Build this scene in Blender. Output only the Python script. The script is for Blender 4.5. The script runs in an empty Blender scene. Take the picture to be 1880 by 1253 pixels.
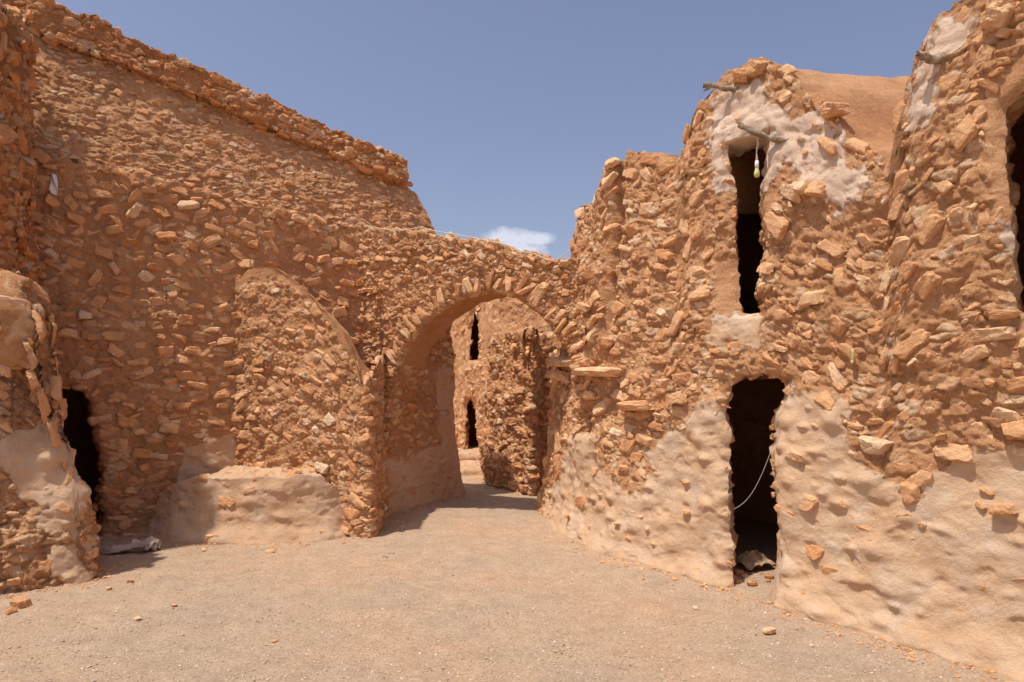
import bpy, bmesh, math
import numpy as np
from mathutils import Vector
R_ = np.random.RandomState(7)
F, CX, HZ, CH = 1250.0, 940.0, 690.0, 1.6      # focal length and horizon in photo pixels, eye height
SC = bpy.context.scene
COL = SC.collection

# ------------------------------------------------------------------ noise
_perm = np.random.RandomState(3).permutation(256).astype(np.int64)
_perm = np.concatenate([_perm, _perm, _perm])
_g = np.random.RandomState(4).normal(size=(256, 3)); _g /= np.linalg.norm(_g, axis=1)[:, None]
def perlin(p):
    p = np.asarray(p, float); sh = p.shape[:-1]; p = p.reshape(-1, 3)
    i = np.floor(p).astype(np.int64); f = p - i; i &= 255
    w = f * f * f * (f * (f * 6 - 15) + 10)
    out = 0
    for dx in (0, 1):
        wx = w[:, 0] if dx else 1 - w[:, 0]
        for dy in (0, 1):
            wy = w[:, 1] if dy else 1 - w[:, 1]
            for dz in (0, 1):
                wz = w[:, 2] if dz else 1 - w[:, 2]
                h = _perm[_perm[_perm[(i[:, 0] + dx)] + i[:, 1] + dy] + i[:, 2] + dz]
                g = _g[h & 255]
                out = out + wx * wy * wz * (g[:, 0] * (f[:, 0] - dx) + g[:, 1] * (f[:, 1] - dy) + g[:, 2] * (f[:, 2] - dz))
    return (out * 1.5).reshape(sh)
def fbm(p, oct=3, gain=.5):
    a, s, o = 1.0, 1.0, 0
    for k in range(oct):
        o = o + a * perlin(p * s + 13.7 * k); a *= gain; s *= 2.03
    return o
def cells(p, seed=0):
    """nearest jittered cell: id noise, distance to nearest, gap between the two nearest, offset from its centre"""
    sh = p.shape[:-1]; p = p.reshape(-1, 3); b = np.floor(p).astype(np.int64)
    d1 = np.full(len(p), 9.); d2 = np.full(len(p), 9.); idn = np.zeros(len(p), np.int64); off = np.zeros((len(p), 3))
    for dx in (-1, 0, 1):
        for dy in (-1, 0, 1):
            for dz in (-1, 0, 1):
                q = b + np.array([dx, dy, dz]); w = q & 255
                h = _perm[_perm[_perm[w[:, 0]] + w[:, 1]] + w[:, 2] + seed]
                j = _g[h] * .45 + .5; v = p - (q + j); d = np.sqrt((v * v).sum(1))
                n = d < d1; d2 = np.where(n, d1, np.minimum(d2, d)); d1 = np.where(n, d, d1); idn = np.where(n, h, idn); off[n] = v[n]
    return idn.reshape(sh), d1.reshape(sh), (d2 - d1).reshape(sh), off.reshape(*sh, 3)
def sst(a, b, x):
    t = np.clip((x - a) / (b - a), 0, 1); return t * t * (3 - 2 * t)

# ------------------------------------------------------------------ scene tree helpers
def thing(name, label, cat, loc=(0, 0, 0), group=None, kind=None):
    o = bpy.data.objects.new(name, None); COL.objects.link(o)
    o.location = loc; o.empty_display_size = .2
    o['label'] = label; o['category'] = cat
    if group: o['group'] = group
    if kind: o['kind'] = kind
    return o
def mesh_obj(name, V, Fs, mats, parent=None, attrs=None, smooth=True, label=None):
    """Fs: list of (faces array n x k, material index)"""
    me = bpy.data.meshes.new(name)
    V = np.asarray(V, np.float32)
    Fs = [(np.asarray(f, np.int32), m) for f, m in Fs if len(f)]
    if parent is not None:
        V = V - np.array(parent.location if parent.parent is None else (parent.parent.location), np.float32)
    me.vertices.add(len(V)); me.vertices.foreach_set('co', V.ravel())
    nl = sum(f.size for f, m in Fs); nf = sum(len(f) for f, m in Fs)
    me.loops.add(nl); me.loops.foreach_set('vertex_index', np.concatenate([f.ravel() for f, m in Fs]))
    tot = np.concatenate([np.full(len(f), f.shape[1], np.int32) for f, m in Fs])
    st = np.concatenate([[0], np.cumsum(tot)[:-1]]).astype(np.int32)
    me.polygons.add(nf); me.polygons.foreach_set('loop_start', st); me.polygons.foreach_set('loop_total', tot)
    me.polygons.foreach_set('material_index', np.concatenate([np.full(len(f), m, np.int32) for f, m in Fs]))
    me.polygons.foreach_set('use_smooth', np.concatenate([np.full(len(f), smooth and m != 1 and mats[0] is not STONE, bool) for f, m in Fs]))
    for m in mats: me.materials.append(m)
    for k, v in (attrs or {}).items():
        a = me.attributes.new(k, 'FLOAT', 'POINT'); a.data.foreach_set('value', np.asarray(v, np.float32))
    me.update(calc_edges=True); me.validate()
    o = bpy.data.objects.new(name, me); COL.objects.link(o)
    if parent is not None: o.parent = parent
    if label: o['label'] = label
    return o
def gridfaces(nr, nc, keep=None, closed=False):
    r = np.arange(nr - 1)[:, None]; c = np.arange(nc if closed else nc - 1)[None, :]
    c2 = (c + 1) % nc
    f = np.stack([r * nc + c, r * nc + c2, (r + 1) * nc + c2, (r + 1) * nc + c], -1)
    if keep is not None: return f[keep]
    return f.reshape(-1, 4)

# ------------------------------------------------------------------ materials
def nt(name, rough=.95):
    m = bpy.data.materials.new(name); m.use_nodes = True; t = m.node_tree
    b = t.nodes['Principled BSDF']; b.inputs['Roughness'].default_value = rough
    b.inputs['Specular IOR Level'].default_value = .15
    return m, t, b
def N(t, typ, **kw):
    n = t.nodes.new(typ)
    for k, v in kw.items():
        if k in n.inputs: n.inputs[k].default_value = v
        else: setattr(n, k, v)
    return n
def L(t, a, b): t.links.new(a, b)
def noise(t, co, scale, detail=4, rough=.6, dist=0):
    n = N(t, 'ShaderNodeTexNoise'); n.inputs['Scale'].default_value = scale; n.inputs['Detail'].default_value = detail
    n.inputs['Roughness'].default_value = rough; n.inputs['Distortion'].default_value = dist
    L(t, co, n.inputs['Vector']); return n.outputs['Fac']
def ramp(t, fac, stops):
    r = N(t, 'ShaderNodeValToRGB'); e = r.color_ramp.elements
    while len(e) < len(stops): e.new(.5)
    for i, (p, c) in enumerate(stops):
        e[i].position = p; e[i].color = (*c, 1) if len(c) == 3 else c
    L(t, fac, r.inputs['Fac']); return r.outputs['Color']
def math_(t, op, a, b=None, clamp=False):
    n = N(t, 'ShaderNodeMath', operation=op); n.use_clamp = clamp
    for i, v in enumerate((a, b)):
        if v is None: continue
        if isinstance(v, (int, float)): n.inputs[i].default_value = v
        else: L(t, v, n.inputs[i])
    return n.outputs[0]
def mix(t, fac, a, b, mode='MIX'):
    n = N(t, 'ShaderNodeMix', data_type='RGBA', blend_type=mode)
    for k, v in ((0, fac), (6, a), (7, b)):
        if isinstance(v, (int, float)): n.inputs[k].default_value = v
        elif isinstance(v, tuple): n.inputs[k].default_value = (*v, 1)
        else: L(t, v, n.inputs[k])
    return n.outputs[2]
def bump(t, b, hs):
    prev = None
    for h, s, d in hs:
        n = N(t, 'ShaderNodeBump'); n.inputs['Strength'].default_value = s; n.inputs['Distance'].default_value = d
        L(t, h, n.inputs['Height'])
        if prev: L(t, prev, n.inputs['Normal'])
        prev = n.outputs['Normal']
    L(t, prev, b.inputs['Normal'])
def coords(t):
    return N(t, 'ShaderNodeNewGeometry').outputs['Position']
def attr(t, name): return N(t, 'ShaderNodeAttribute', attribute_name=name).outputs['Fac']

MUD_A, MUD_B, MUD_C = (.60, .31, .15), (.73, .41, .215), (.46, .22, .10)
PLA_A, PLA_B, PLA_C = (.605, .40, .245), (.575, .35, .197), (.605, .455, .325)
def make_earth():
    m, t, b = nt('mud_and_plaster'); co = coords(t)
    n1 = noise(t, co, 1.7, 5); n2 = noise(t, co, 14, 6, .7); n3 = noise(t, co, 90, 5, .7); n4 = noise(t, co, 4, 4)
    mud = ramp(t, math_(t, 'ADD', math_(t, 'MULTIPLY', n1, .55), math_(t, 'MULTIPLY', n2, .45)), [(.3, MUD_C), (.48, MUD_A), (.68, MUD_B)])
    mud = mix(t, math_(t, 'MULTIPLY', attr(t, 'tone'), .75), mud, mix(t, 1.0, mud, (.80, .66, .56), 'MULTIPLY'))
    rb = attr(t, 'rnd'); blkc = mix(t, 1.0, ramp(t, rb, [(.3, (.56, .275, .12)), (.6, (.71, .39, .195)), (.85, (.80, .50, .28)), (1, (.83, .58, .37))]), ramp(t, n2, [(.3, (.8, .76, .72)), (.6, (1.05, 1.05, 1.05))]), 'MULTIPLY')
    bm_ = ramp(t, math_(t, 'ADD', rb, math_(t, 'MULTIPLY', math_(t, 'SUBTRACT', n2, .5), .5)), [(.16, (0, 0, 0)), (.30, (1, 1, 1))])
    mud = mix(t, math_(t, 'MULTIPLY', bm_, .85), mud, blkc)
    pla = ramp(t, math_(t, 'ADD', math_(t, 'MULTIPLY', n4, .7), math_(t, 'MULTIPLY', n2, .3)), [(.34, PLA_B), (.5, PLA_A), (.66, PLA_C)])
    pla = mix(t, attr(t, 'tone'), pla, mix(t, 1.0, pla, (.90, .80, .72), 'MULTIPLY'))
    szz = N(t, 'ShaderNodeSeparateXYZ'); L(t, co, szz.inputs[0])
    pla = mix(t, math_(t, 'MULTIPLY', math_(t, 'GREATER_THAN', szz.outputs[2], 2.05), .6), pla, (.70, .54, .42))   # greyer lime patches on the upper storey
    ext = ramp(t, noise(t, co, 22, 5, .75), [(.60, (0, 0, 0)), (.72, (1, 1, 1))])       # mud stains showing in the plaster
    pla = mix(t, math_(t, 'MULTIPLY', ext, .5), pla, MUD_B)
    f = math_(t, 'ADD', attr(t, 'pl'), math_(t, 'MULTIPLY', math_(t, 'SUBTRACT', n2, .5), .9))
    f = ramp(t, f, [(.4, (0, 0, 0)), (.6, (1, 1, 1))])
    c = mix(t, f, mud, pla)
    sp = ramp(t, n3, [(.28, (.72, .70, .68)), (.5, (1, 1, 1)), (.75, (1.12, 1.12, 1.12))])
    c = mix(t, math_(t, 'SUBTRACT', 1.0, math_(t, 'MULTIPLY', f, .6)), c, mix(t, 1.0, c, sp, 'MULTIPLY'))
    L(t, c, b.inputs['Base Color'])
    rough = math_(t, 'SUBTRACT', 1.0, math_(t, 'MULTIPLY', f, .55))
    h1 = math_(t, 'MULTIPLY', noise(t, co, 38, 6, .72), rough); h2 = math_(t, 'MULTIPLY', noise(t, co, 130, 4, .7), rough)
    bump(t, b, [(h1, .9, .03), (h2, .7, .008)])
    return m
def make_stone():
    m, t, b = nt('limestone_rubble'); co = coords(t); r = attr(t, 'rnd')
    base = ramp(t, r, [(0, (.50, .215, .085)), (.25, (.66, .325, .14)), (.55, (.77, .435, .22)), (.85, (.83, .54, .31)), (1, (.82, .62, .42))])
    n2 = noise(t, co, 11, 6, .7, .4); n3 = noise(t, co, 60, 5, .75)
    base = mix(t, 1.0, base, ramp(t, n2, [(.3, (.74, .66, .58)), (.5, (1, 1, 1)), (.7, (1.12, 1.1, 1.05))]), 'MULTIPLY')
    base = mix(t, 1.0, base, ramp(t, n3, [(.28, (.78, .75, .72)), (.5, (1, 1, 1)), (.75, (1.1, 1.1, 1.1))]), 'MULTIPLY')
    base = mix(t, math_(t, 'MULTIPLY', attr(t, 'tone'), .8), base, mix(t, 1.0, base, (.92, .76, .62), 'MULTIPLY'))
    smear = ramp(t, noise(t, co, 7.5, 6, .7), [(.5, (0, 0, 0)), (.62, (1, 1, 1))])
    base = mix(t, math_(t, 'MULTIPLY', smear, .75), base, MUD_A)
    L(t, base, b.inputs['Base Color'])
    bump(t, b, [(noise(t, co, 26, 7, .75), .9, .022), (noise(t, co, 110, 4, .7), .5, .006)])
    return m
def make_gravel_ground():
    m, t, b = nt('gravel_ground'); co = coords(t)
    n1 = noise(t, co, .8, 5, .6); n2 = noise(t, co, 55, 5, .75); n3 = noise(t, co, 5, 5, .7)
    c = ramp(t, n1, [(.33, (.52, .335, .21)), (.5, (.48, .34, .228)), (.66, (.43, .32, .228))])
    c = mix(t, 1.0, c, ramp(t, n3, [(.3, (.86, .84, .82)), (.7, (1.1, 1.1, 1.1))]), 'MULTIPLY')
    c = mix(t, 1.0, c, ramp(t, n2, [(.3, (.62, .60, .58)), (.5, (1, 1, 1)), (.72, (1.2, 1.2, 1.2))]), 'MULTIPLY')
    v = N(t, 'ShaderNodeTexVoronoi'); v.inputs['Scale'].default_value = 75; L(t, co, v.inputs['Vector'])
    cc = N(t, 'ShaderNodeSeparateColor'); L(t, v.outputs['Color'], cc.inputs[0])
    pick = ramp(t, cc.outputs[0], [(.80, (0, 0, 0)), (.84, (1, 1, 1))])
    dd = ramp(t, v.outputs['Distance'], [(.25, (1, 1, 1)), (.4, (0, 0, 0))])
    c = mix(t, mix(t, 1.0, pick, dd, 'MULTIPLY'), c, (.62, .49, .36))
    pick2 = ramp(t, cc.outputs[1], [(.86, (0, 0, 0)), (.9, (1, 1, 1))])
    c = mix(t, mix(t, 1.0, pick2, dd, 'MULTIPLY'), c, (.30, .21, .15))
    L(t, c, b.inputs['Base Color'])
    bump(t, b, [(noise(t, co, 90, 6, .8), .9, .012), (math_(t, 'SUBTRACT', 1, v.outputs['Distance']), .4, .006)])
    return m
def simple(name, c1, c2, scale=20, rough=.9, stretch=None, bs=.5, bd=.01):
    m, t, b = nt(name, rough)
    co = N(t, 'ShaderNodeTexCoord').outputs['Object']
    if stretch:
        mp = N(t, 'ShaderNodeMapping'); mp.inputs['Scale'].default_value = stretch; L(t, co, mp.inputs['Vector']); co = mp.outputs[0]
    n = noise(t, co, scale, 5, .65)
    L(t, ramp(t, n, [(.35, c1), (.65, c2)]), b.inputs['Base Color'])
    bump(t, b, [(n, bs, bd)])
    return m
EARTH, STONE, GRAVEL = make_earth(), make_stone(), make_gravel_ground()
MATS = [EARTH, STONE]
WOOD = simple('weathered_wood', (.16, .11, .07), (.40, .31, .22), 30, .9, (1, 1, 1), .9, .01)
CLOTH = simple('dusty_cloth', (.46, .35, .27), (.64, .51, .41), 40, .95)
WHITE = simple('white_plastic', (.70, .68, .64), (.82, .80, .77), 10, .5)
CABLE = simple('pale_cable', (.55, .48, .38), (.70, .62, .52), 10, .6)
BLACK = simple('black_rubber', (.02, .02, .02), (.05, .05, .05), 10, .6)

# ------------------------------------------------------------------ stone prototypes
def ico(sub):
    bm = bmesh.new(); bmesh.ops.create_icosphere(bm, subdivisions=sub, radius=1)
    V = np.array([v.co[:] for v in bm.verts]); Fa = np.array([[v.index for v in f.verts] for f in bm.faces]); bm.free()
    return V, Fa
ICO = {k: ico(k) for k in (1, 2, 3, 4, 5)}
def proto(seed, sub, half=True):
    rs = np.random.RandomState(seed)
    V, Fa = ICO[sub]
    an = np.array([rs.uniform(-.4, .4), math.pi + rs.uniform(-.4, .4), math.pi / 2 + rs.uniform(-.28, .28), -math.pi / 2 + rs.uniform(-.28, .28)])
    h = np.concatenate([rs.uniform(.75, 1., 2), rs.uniform(.55, .85, 2)])
    k = rs.randint(1, 5); an = np.concatenate([an, rs.uniform(0, 6.28, k)]); h = np.concatenate([h, rs.uniform(.82, 1.12, k)]); k = len(an)
    ty = rs.uniform(-.15, .45, k); n = np.stack([np.cos(an), ty, np.sin(an)], 1)
    m = rs.randint(1, 4); fr = np.stack([rs.uniform(-.45, .45, m), np.ones(m), rs.uniform(-.5, .5, m)], 1)
    n = np.concatenate([n, fr, [[0, -1, 0]]]); h = np.concatenate([h, rs.uniform(.45, .8, m), [.8]])
    if not half: n = np.concatenate([n, rs.normal(size=(5, 3))]); h = np.concatenate([h, rs.uniform(.6, 1, 5)])
    n /= np.linalg.norm(n, axis=1)[:, None]
    q = np.maximum(V @ n.T / h, 1e-4)
    p = rs.uniform(22, 90)
    r = np.exp(np.log((np.exp(np.log(q / q.max(1, keepdims=True)) * p)).sum(1)) / -p) / q.max(1)
    P = V * np.minimum(r, 1.7)[:, None]
    o = rs.uniform(0, 50, 3)
    strat = np.array([1.2, 1.2, rs.uniform(2, 7)])
    P = P + np.stack([fbm(P * 2.1 + o, 2), fbm(P * 2.1 + o + 9, 2), fbm(P * 2.1 + o + 19, 2)], 1) * .07
    P = P + V * (.05 * fbm(P * strat + o, 3))[:, None]
    if sub >= 3: P = P + V * (.022 * fbm(P * 8 + o, 2))[:, None]
    P *= .98 / np.abs(P).max(0)
    if half:
        cen = P[Fa].mean(1); Fa = Fa[cen[:, 1] > -.3]
        used = np.unique(Fa); mp = -np.ones(len(P), int); mp[used] = np.arange(len(used)); P = P[used]; Fa = mp[Fa]
    return P, Fa
PROT = {s: [proto(100 * s + i, s) for i in range(n)] for s, n in ((1, 16), (2, 40), (3, 60), (4, 30))}
FULL = {s: [proto(900 * s + i, s, False) for i in range(n)] for s, n in ((1, 14), (3, 16), (4, 6))}
def place(pr, c, A, O, U, dims, roll=0):
    P, Fa = pr
    a = A * math.cos(roll) + U * math.sin(roll); u = -A * math.sin(roll) + U * math.cos(roll)
    d = np.asarray(dims) / 2
    return c + P[:, :1] * d[0] * a + P[:, 1:2] * d[1] * O + P[:, 2:] * d[2] * u, Fa

# ------------------------------------------------------------------ wall paths and pixel look-up
class Path:
    def __init__(s, pts, side, smooth=.15):
        p = np.array(pts, float)
        d = np.concatenate([[0], np.cumsum(np.linalg.norm(np.diff(p, axis=0), axis=1))])
        s.L = d[-1]; s.u = np.linspace(0, s.L, int(s.L / .01) + 2)
        P = np.stack([np.interp(s.u, d, p[:, k]) for k in (0, 1)], 1)
        k = max(1, int(smooth / .01)); ker = np.hanning(2 * k + 3)[1:-1]; ker /= ker.sum()
        pad = len(ker) // 2
        e0 = P[0] + (P[0] - P[1]) * np.arange(pad, 0, -1)[:, None]; e1 = P[-1] + (P[-1] - P[-2]) * np.arange(1, pad + 1)[:, None]
        Q = np.concatenate([e0, P, e1]); P = np.stack([np.convolve(Q[:, k2], ker, 'valid') for k2 in (0, 1)], 1)
        s.P = P; t = np.gradient(P, axis=0); t /= np.linalg.norm(t, axis=1)[:, None]
        s.T = t; s.N = np.stack([t[:, 1], -t[:, 0]], 1) * side
    def pos(s, u): return np.stack([np.interp(u, s.u, s.P[:, k]) for k in (0, 1)], -1)
    def nrm(s, u):
        n = np.stack([np.interp(u, s.u, s.N[:, k]) for k in (0, 1)], -1); return n / np.linalg.norm(n, axis=-1, keepdims=True)
    def uz(s, px, py, off=None):
        """the point of this wall that shows at photo pixel px, py -> (u, z)"""
        k = (px - CX) / F; P = s.P
        for _ in range(3 if off else 1):
            z = CH - (py - HZ) / F * P[:, 1]
            if off: P = s.P + s.N * off(s.u, z)[:, None]
        g = P[:, 0] - k * P[:, 1]; i = np.where(g[:-1] * g[1:] <= 0)[0]
        if len(i) == 0:
            j = np.argmin(np.abs(g)); return s.u[j], CH - (py - HZ) / F * P[j, 1]
        i = i[np.argmin(P[i, 1])]; w = g[i] / (g[i] - g[i + 1] + 1e-12)
        Y = P[i, 1] * (1 - w) + P[i + 1, 1] * w
        return s.u[i] * (1 - w) + s.u[i + 1] * w, CH - (py - HZ) / F * Y
    def uzs(s, pts, off=None): return np.array([s.uz(a, b, off) for a, b in pts])

def sdf(poly, U, V):
    """signed distance to a closed polygon, negative inside"""
    poly = np.asarray(poly); d = np.full(U.shape, 1e9); ins = np.zeros(U.shape, bool)
    for (x0, y0), (x1, y1) in zip(poly, np.roll(poly, -1, 0)):
        ex, ey = x1 - x0, y1 - y0; wx, wy = U - x0, V - y0
        t = np.clip((wx * ex + wy * ey) / (ex * ex + ey * ey + 1e-12), 0, 1)
        d = np.minimum(d, (wx - t * ex) ** 2 + (wy - t * ey) ** 2)
        c = ((y0 > V) != (y1 > V)) & (U < x0 + ex * (V - y0) / (ey if abs(ey) > 1e-9 else 1e-9)); ins ^= c
    d = np.sqrt(d); return np.where(ins, -d, d)
def ragged(poly, amp=.02, step=.03, closed=True, seed=0):
    p = np.asarray(poly, float)
    if closed: p = np.concatenate([p, p[:1]])
    d = np.concatenate([[0], np.cumsum(np.linalg.norm(np.diff(p, axis=0), axis=1))])
    n = max(8, int(d[-1] / step)); s = np.linspace(0, d[-1], n, endpoint=not closed)
    q = np.stack([np.interp(s, d, p[:, k]) for k in (0, 1)], 1)
    if closed:
        q = (np.roll(q, 1, 0) + 2 * q + np.roll(q, -1, 0)) / 4
    t = np.gradient(q, axis=0); t /= np.linalg.norm(t, axis=1)[:, None] + 1e-9
    w = fbm(np.stack([q[:, 0] * 9, q[:, 1] * 9, np.full(n, seed * 3.1)], 1), 3, .7)
    return q + np.stack([t[:, 1], -t[:, 0]], 1) * (w * amp)[:, None]

# ------------------------------------------------------------------ the skin: displaced earth + embedded stones
def scatter(P, U, V, ok, n_try, wr, hr, course, gap, rs, pre=(), jit=.22, pack=.8):
    """dart throwing in wall coordinates, big stones first -> rows (row, col, w, h, roll)"""
    nr, nc = U.shape
    du = np.linalg.norm(np.gradient(P, axis=1), axis=2); dv = np.linalg.norm(np.gradient(P, axis=0), axis=2)
    wgt = (du * dv * (ok > 0) * np.clip(ok, 0, 1)).ravel(); wgt /= wgt.sum()
    idx = rs.choice(nr * nc, n_try, p=wgt); i, j = idx // nc, idx % nc
    u, v = U[i, j], V[i, j]
    if course:
        f = v / course + .35 * perlin(np.stack([u * .8, v * .3, u * 0], 1)); dvv = np.abs(f - np.floor(f) - .5)
        m = dvv < jit; i, j, u, v = i[m], j[m], u[m], v[m]
    n = len(i); k = rs.beta(1.3, 2.9, n); k = np.sort(k)[::-1]
    w = wr[0] + (wr[1] - wr[0]) * k
    h = np.clip(w * rs.uniform(.34, .85, n), hr[0], hr[1]); w = np.maximum(w, h * 1.05)
    roll = rs.normal(0, .10, n); big = rs.rand(n) < .06; roll[big] = rs.uniform(-.6, .6, big.sum())
    aU, aV, aW, aH = [p[0] for p in pre], [p[1] for p in pre], [p[2] for p in pre], [p[3] for p in pre]
    out = []
    cap = len(aU) + n; AU = np.zeros(cap); AV = np.zeros(cap); AW = np.zeros(cap); AH = np.zeros(cap); c = len(aU)
    AU[:c], AV[:c], AW[:c], AH[:c] = aU, aV, aW, aH
    for q in range(n):
        g = ((AU[:c] - u[q]) / (AW[:c] + w[q] + gap)) ** 2 + ((AV[:c] - v[q]) / (AH[:c] + h[q] + gap)) ** 2
        if c == 0 or g.min() > .25 * pack:
            AU[c], AV[c], AW[c], AH[c] = u[q], v[q], w[q], h[q]; c += 1
            out.append((i[q], j[q], w[q], h[q], roll[q]))
    return out
def skin(P, Nn, U, V, pl, ok, tone=0., closed=False, keep=None, seed=0, amp=1., smooth=0, n_try=6000, wr=(.08, .26), hr=(.04, .13),
         course=.15, gap=.02, proud=.0, chips=1500, sub=3, pre=(), peek=.14, extra=(), rndr=(0, 1), jit=.22, clod=1., fade=None, pack=.85, cov=.25, bsc=(6.8, 6.8, 12.5)):
    """P, Nn: grid positions and outward normals; U, V: metric coordinates; pl: plaster 0..1; ok: stone density 0..1; pre: hand-set stones (U,V,w,h,roll,proud)"""
    rs = np.random.RandomState(seed + 11)
    nr, nc = U.shape
    A = P - 0.0
    sm = smooth if not np.isscalar(smooth) else np.full(U.shape, float(smooth))
    rough = (1 - np.clip(pl + sm, 0, 1))
    h = .045 * fbm(A * 1.5, 3) * amp * (1 if fade is None else 0)
    h += rough * amp * (.022 * fbm(A * 6 + 5, 3, .6) + .010 * fbm(A * 21 + 9, 3, .65))
    blk = np.zeros(U.shape)
    if clod > 0:
        wp = A + .02 * np.stack([perlin(A * 9), perlin(A * 9 + 40), perlin(A * 9 + 80)], -1)
        idn, d1, gp, ofs = cells(wp * np.array(bsc), seed)
        rid = _g[(idn * 7 + 3) & 255]; edge = sst(.03, .17, gp)
        patch = np.clip(.62 + 1.1 * perlin(A * 1.1 + 50), .12, 1.1)
        isst = (rid[..., 2] > cov - .85 * patch) * 1.
        h += clod * rough * (isst * edge * (.013 + rid[..., 0] * .012 + np.clip((ofs * rid).sum(-1), -.6, .6) * .020) + (1 - isst) * (rid[..., 0] * .007 - .002) * edge - (1 - edge) * .004)
        blk = isst * edge * np.clip(.62 + rid[..., 1] * .45, .32, 1) * (rough > .4)
        idn, d1, gp, ofs = cells(wp * np.array([26, 26, 38.]), seed + 9)
        rid = _g[(idn * 5 + 1) & 255]; h += clod * rough * (rid[..., 0] * .008 * sst(0, .2, gp))
    lump = 1 - np.abs(perlin(A * np.array([5, 5, 8]) + 3)) * 2
    h += pl * (.014 + .015 * fbm(A * np.array([2.6, 2.6, 3.4]) + 31, 3, .5) + .006 * lump * lump * sst(-.1, .3, perlin(A * 2 + 17)) + .0045 * fbm(A * 13 + 70, 3, .6) - .010 * sst(.25, .5, perlin(A * np.array([8, 8, 12]) + 11)))
    h += pl * sst(2.2, 2.6, P[..., 2]) * (.014 * fbm(A * 7 + 3, 3, .6))
    Pre = []
    for p in pre:
        d = (U - p[0]) ** 2 + (V - p[1]) ** 2; q = np.unravel_index(np.argmin(d), d.shape)
        Pre.append((q[0], q[1], p[2], p[3], p[4], p[5] if len(p) > 5 else 0.))
    st = scatter(P, U, V, ok, n_try, wr, hr, course, gap, rs, pre, jit, pack) if n_try else []
    st = [(*s, rs.normal(0, .012)) for s in st]
    allst = Pre + st
    du = np.linalg.norm(np.gradient(P, axis=1), axis=2); dv = np.linalg.norm(np.gradient(P, axis=0), axis=2)
    hid = []
    for s in allst:
        i, j, w, hh = int(s[0]), int(s[1]), s[2], s[3]
        a = int(1.3 * w / max(du[i, j], 1e-3)) + 2; b = int(1.3 * hh / max(dv[i, j], 1e-3)) + 2
        i0, i1, j0, j1 = max(0, i - b), i + b + 1, max(0, j - a), j + a + 1
        r2 = ((U[i0:i1, j0:j1] - U[i, j]) / (w * .62)) ** 2 + ((V[i0:i1, j0:j1] - V[i, j]) / (hh * .72)) ** 2
        p_ = pl[i, j]
        h[i0:i1, j0:j1] += (.006 + .018 * p_ * rs.uniform(0, 1.3) ** 3) * np.exp(-r2 * (1.2 + p_))
    if 'R' in extra: pass
    if fade is not None: h = h * fade
    Q = P + Nn * h[..., None]
    # frames
    Tu = np.gradient(P, axis=1); Tu /= np.linalg.norm(Tu, axis=2, keepdims=True) + 1e-9
    Vs = [Q.reshape(-1, 3)]; fq = gridfaces(nr, nc, keep, closed); ft = []
    att_pl = [pl.ravel()]; att_r = [blk.ravel()]; base = nr * nc
    def add(c, T_, O_, dims, roll, s_, rnd, pidx):
        nonlocal base
        U_ = np.cross(T_, O_); U_ /= np.linalg.norm(U_) + 1e-9
        if U_[2] < 0: U_ = -U_
        pr = PROT[s_][pidx % len(PROT[s_])]
        v, f = place(pr, c, T_, O_, U_, dims, roll)
        Vs.append(v); ft.append(f + base); base += len(v)
        att_pl.append(np.zeros(len(v))); att_r.append(np.full(len(v), rnd))
    kk = keep
    for s in allst:
        i, j, w, hh, roll, pr = int(s[0]), int(s[1]), s[2], s[3], s[4], s[5]
        if kk is not None and not kk[min(i, kk.shape[0] - 1), min(j, kk.shape[1] - 1)]: continue
        p_ = pl[i, j]
        dep = np.clip(.7 * hh + .02, .045, .12) if pr < .05 else .35
        sink = (-.50 + .46 * rs.rand() ** 1.5) * dep
        if p_ > .05 and abs(pr) < .045:
            tgt = -.78 * dep if rs.rand() > peek else -.40 * dep
            f_ = min(1, p_ * 1.5); sink = sink * (1 - f_) + tgt * f_
        c = Q[i, j] + Nn[i, j] * (sink + pr + proud)
        O_ = Nn[i, j] + rs.normal(0, .11, 3); O_ -= Tu[i, j] * np.dot(O_, Tu[i, j]); O_ /= np.linalg.norm(O_)
        s_ = sub if w > .09 else 2
        if w > .3: s_ = 4
        rnd = np.clip(rs.beta(2.2, 2.2) * (rndr[1] - rndr[0]) + rndr[0], 0, 1)
        if rs.rand() < .03: rnd = .98
        add(c, Tu[i, j], O_, (w, dep, hh), roll, s_, rnd, rs.randint(10 ** 6))
    if chips:
        wgt = (du * dv * np.clip(ok, 0, 1) * (pl < .5)).ravel()
        if wgt.sum() > 0:
            wgt /= wgt.sum(); idx = rs.choice(nr * nc, chips, p=wgt)
            for q in idx:
                i, j = q // nc, q % nc
                if kk is not None and not kk[min(i, kk.shape[0] - 1), min(j, kk.shape[1] - 1)]: continue
                w = rs.uniform(.018, .06); O_ = Nn[i, j]
                add(Q[i, j] - O_ * w * .1, Tu[i, j], O_, (w, w * .7, w * rs.uniform(.4, .8)), rs.normal(0, .5), 2 if w > .035 else 1, rs.beta(2, 2.5), rs.randint(10 ** 6))
    Vv = np.concatenate(Vs); ft = np.concatenate(ft) if ft else np.zeros((0, 3), int)
    return dict(V=Vv, fq=fq, ft=ft, pl=np.concatenate(att_pl), rnd=np.concatenate(att_r), tone=np.full(len(Vv), tone), nb=nr * nc, Q=Q, h=h)
def compact(D, fq, ft):
    used = np.unique(np.concatenate([fq.ravel(), ft.ravel()])); mp = -np.ones(len(D['V']), int); mp[used] = np.arange(len(used))
    return D['V'][used], mp[fq], mp[ft], {k: D[k][used] for k in ('pl', 'rnd', 'tone')}
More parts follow.
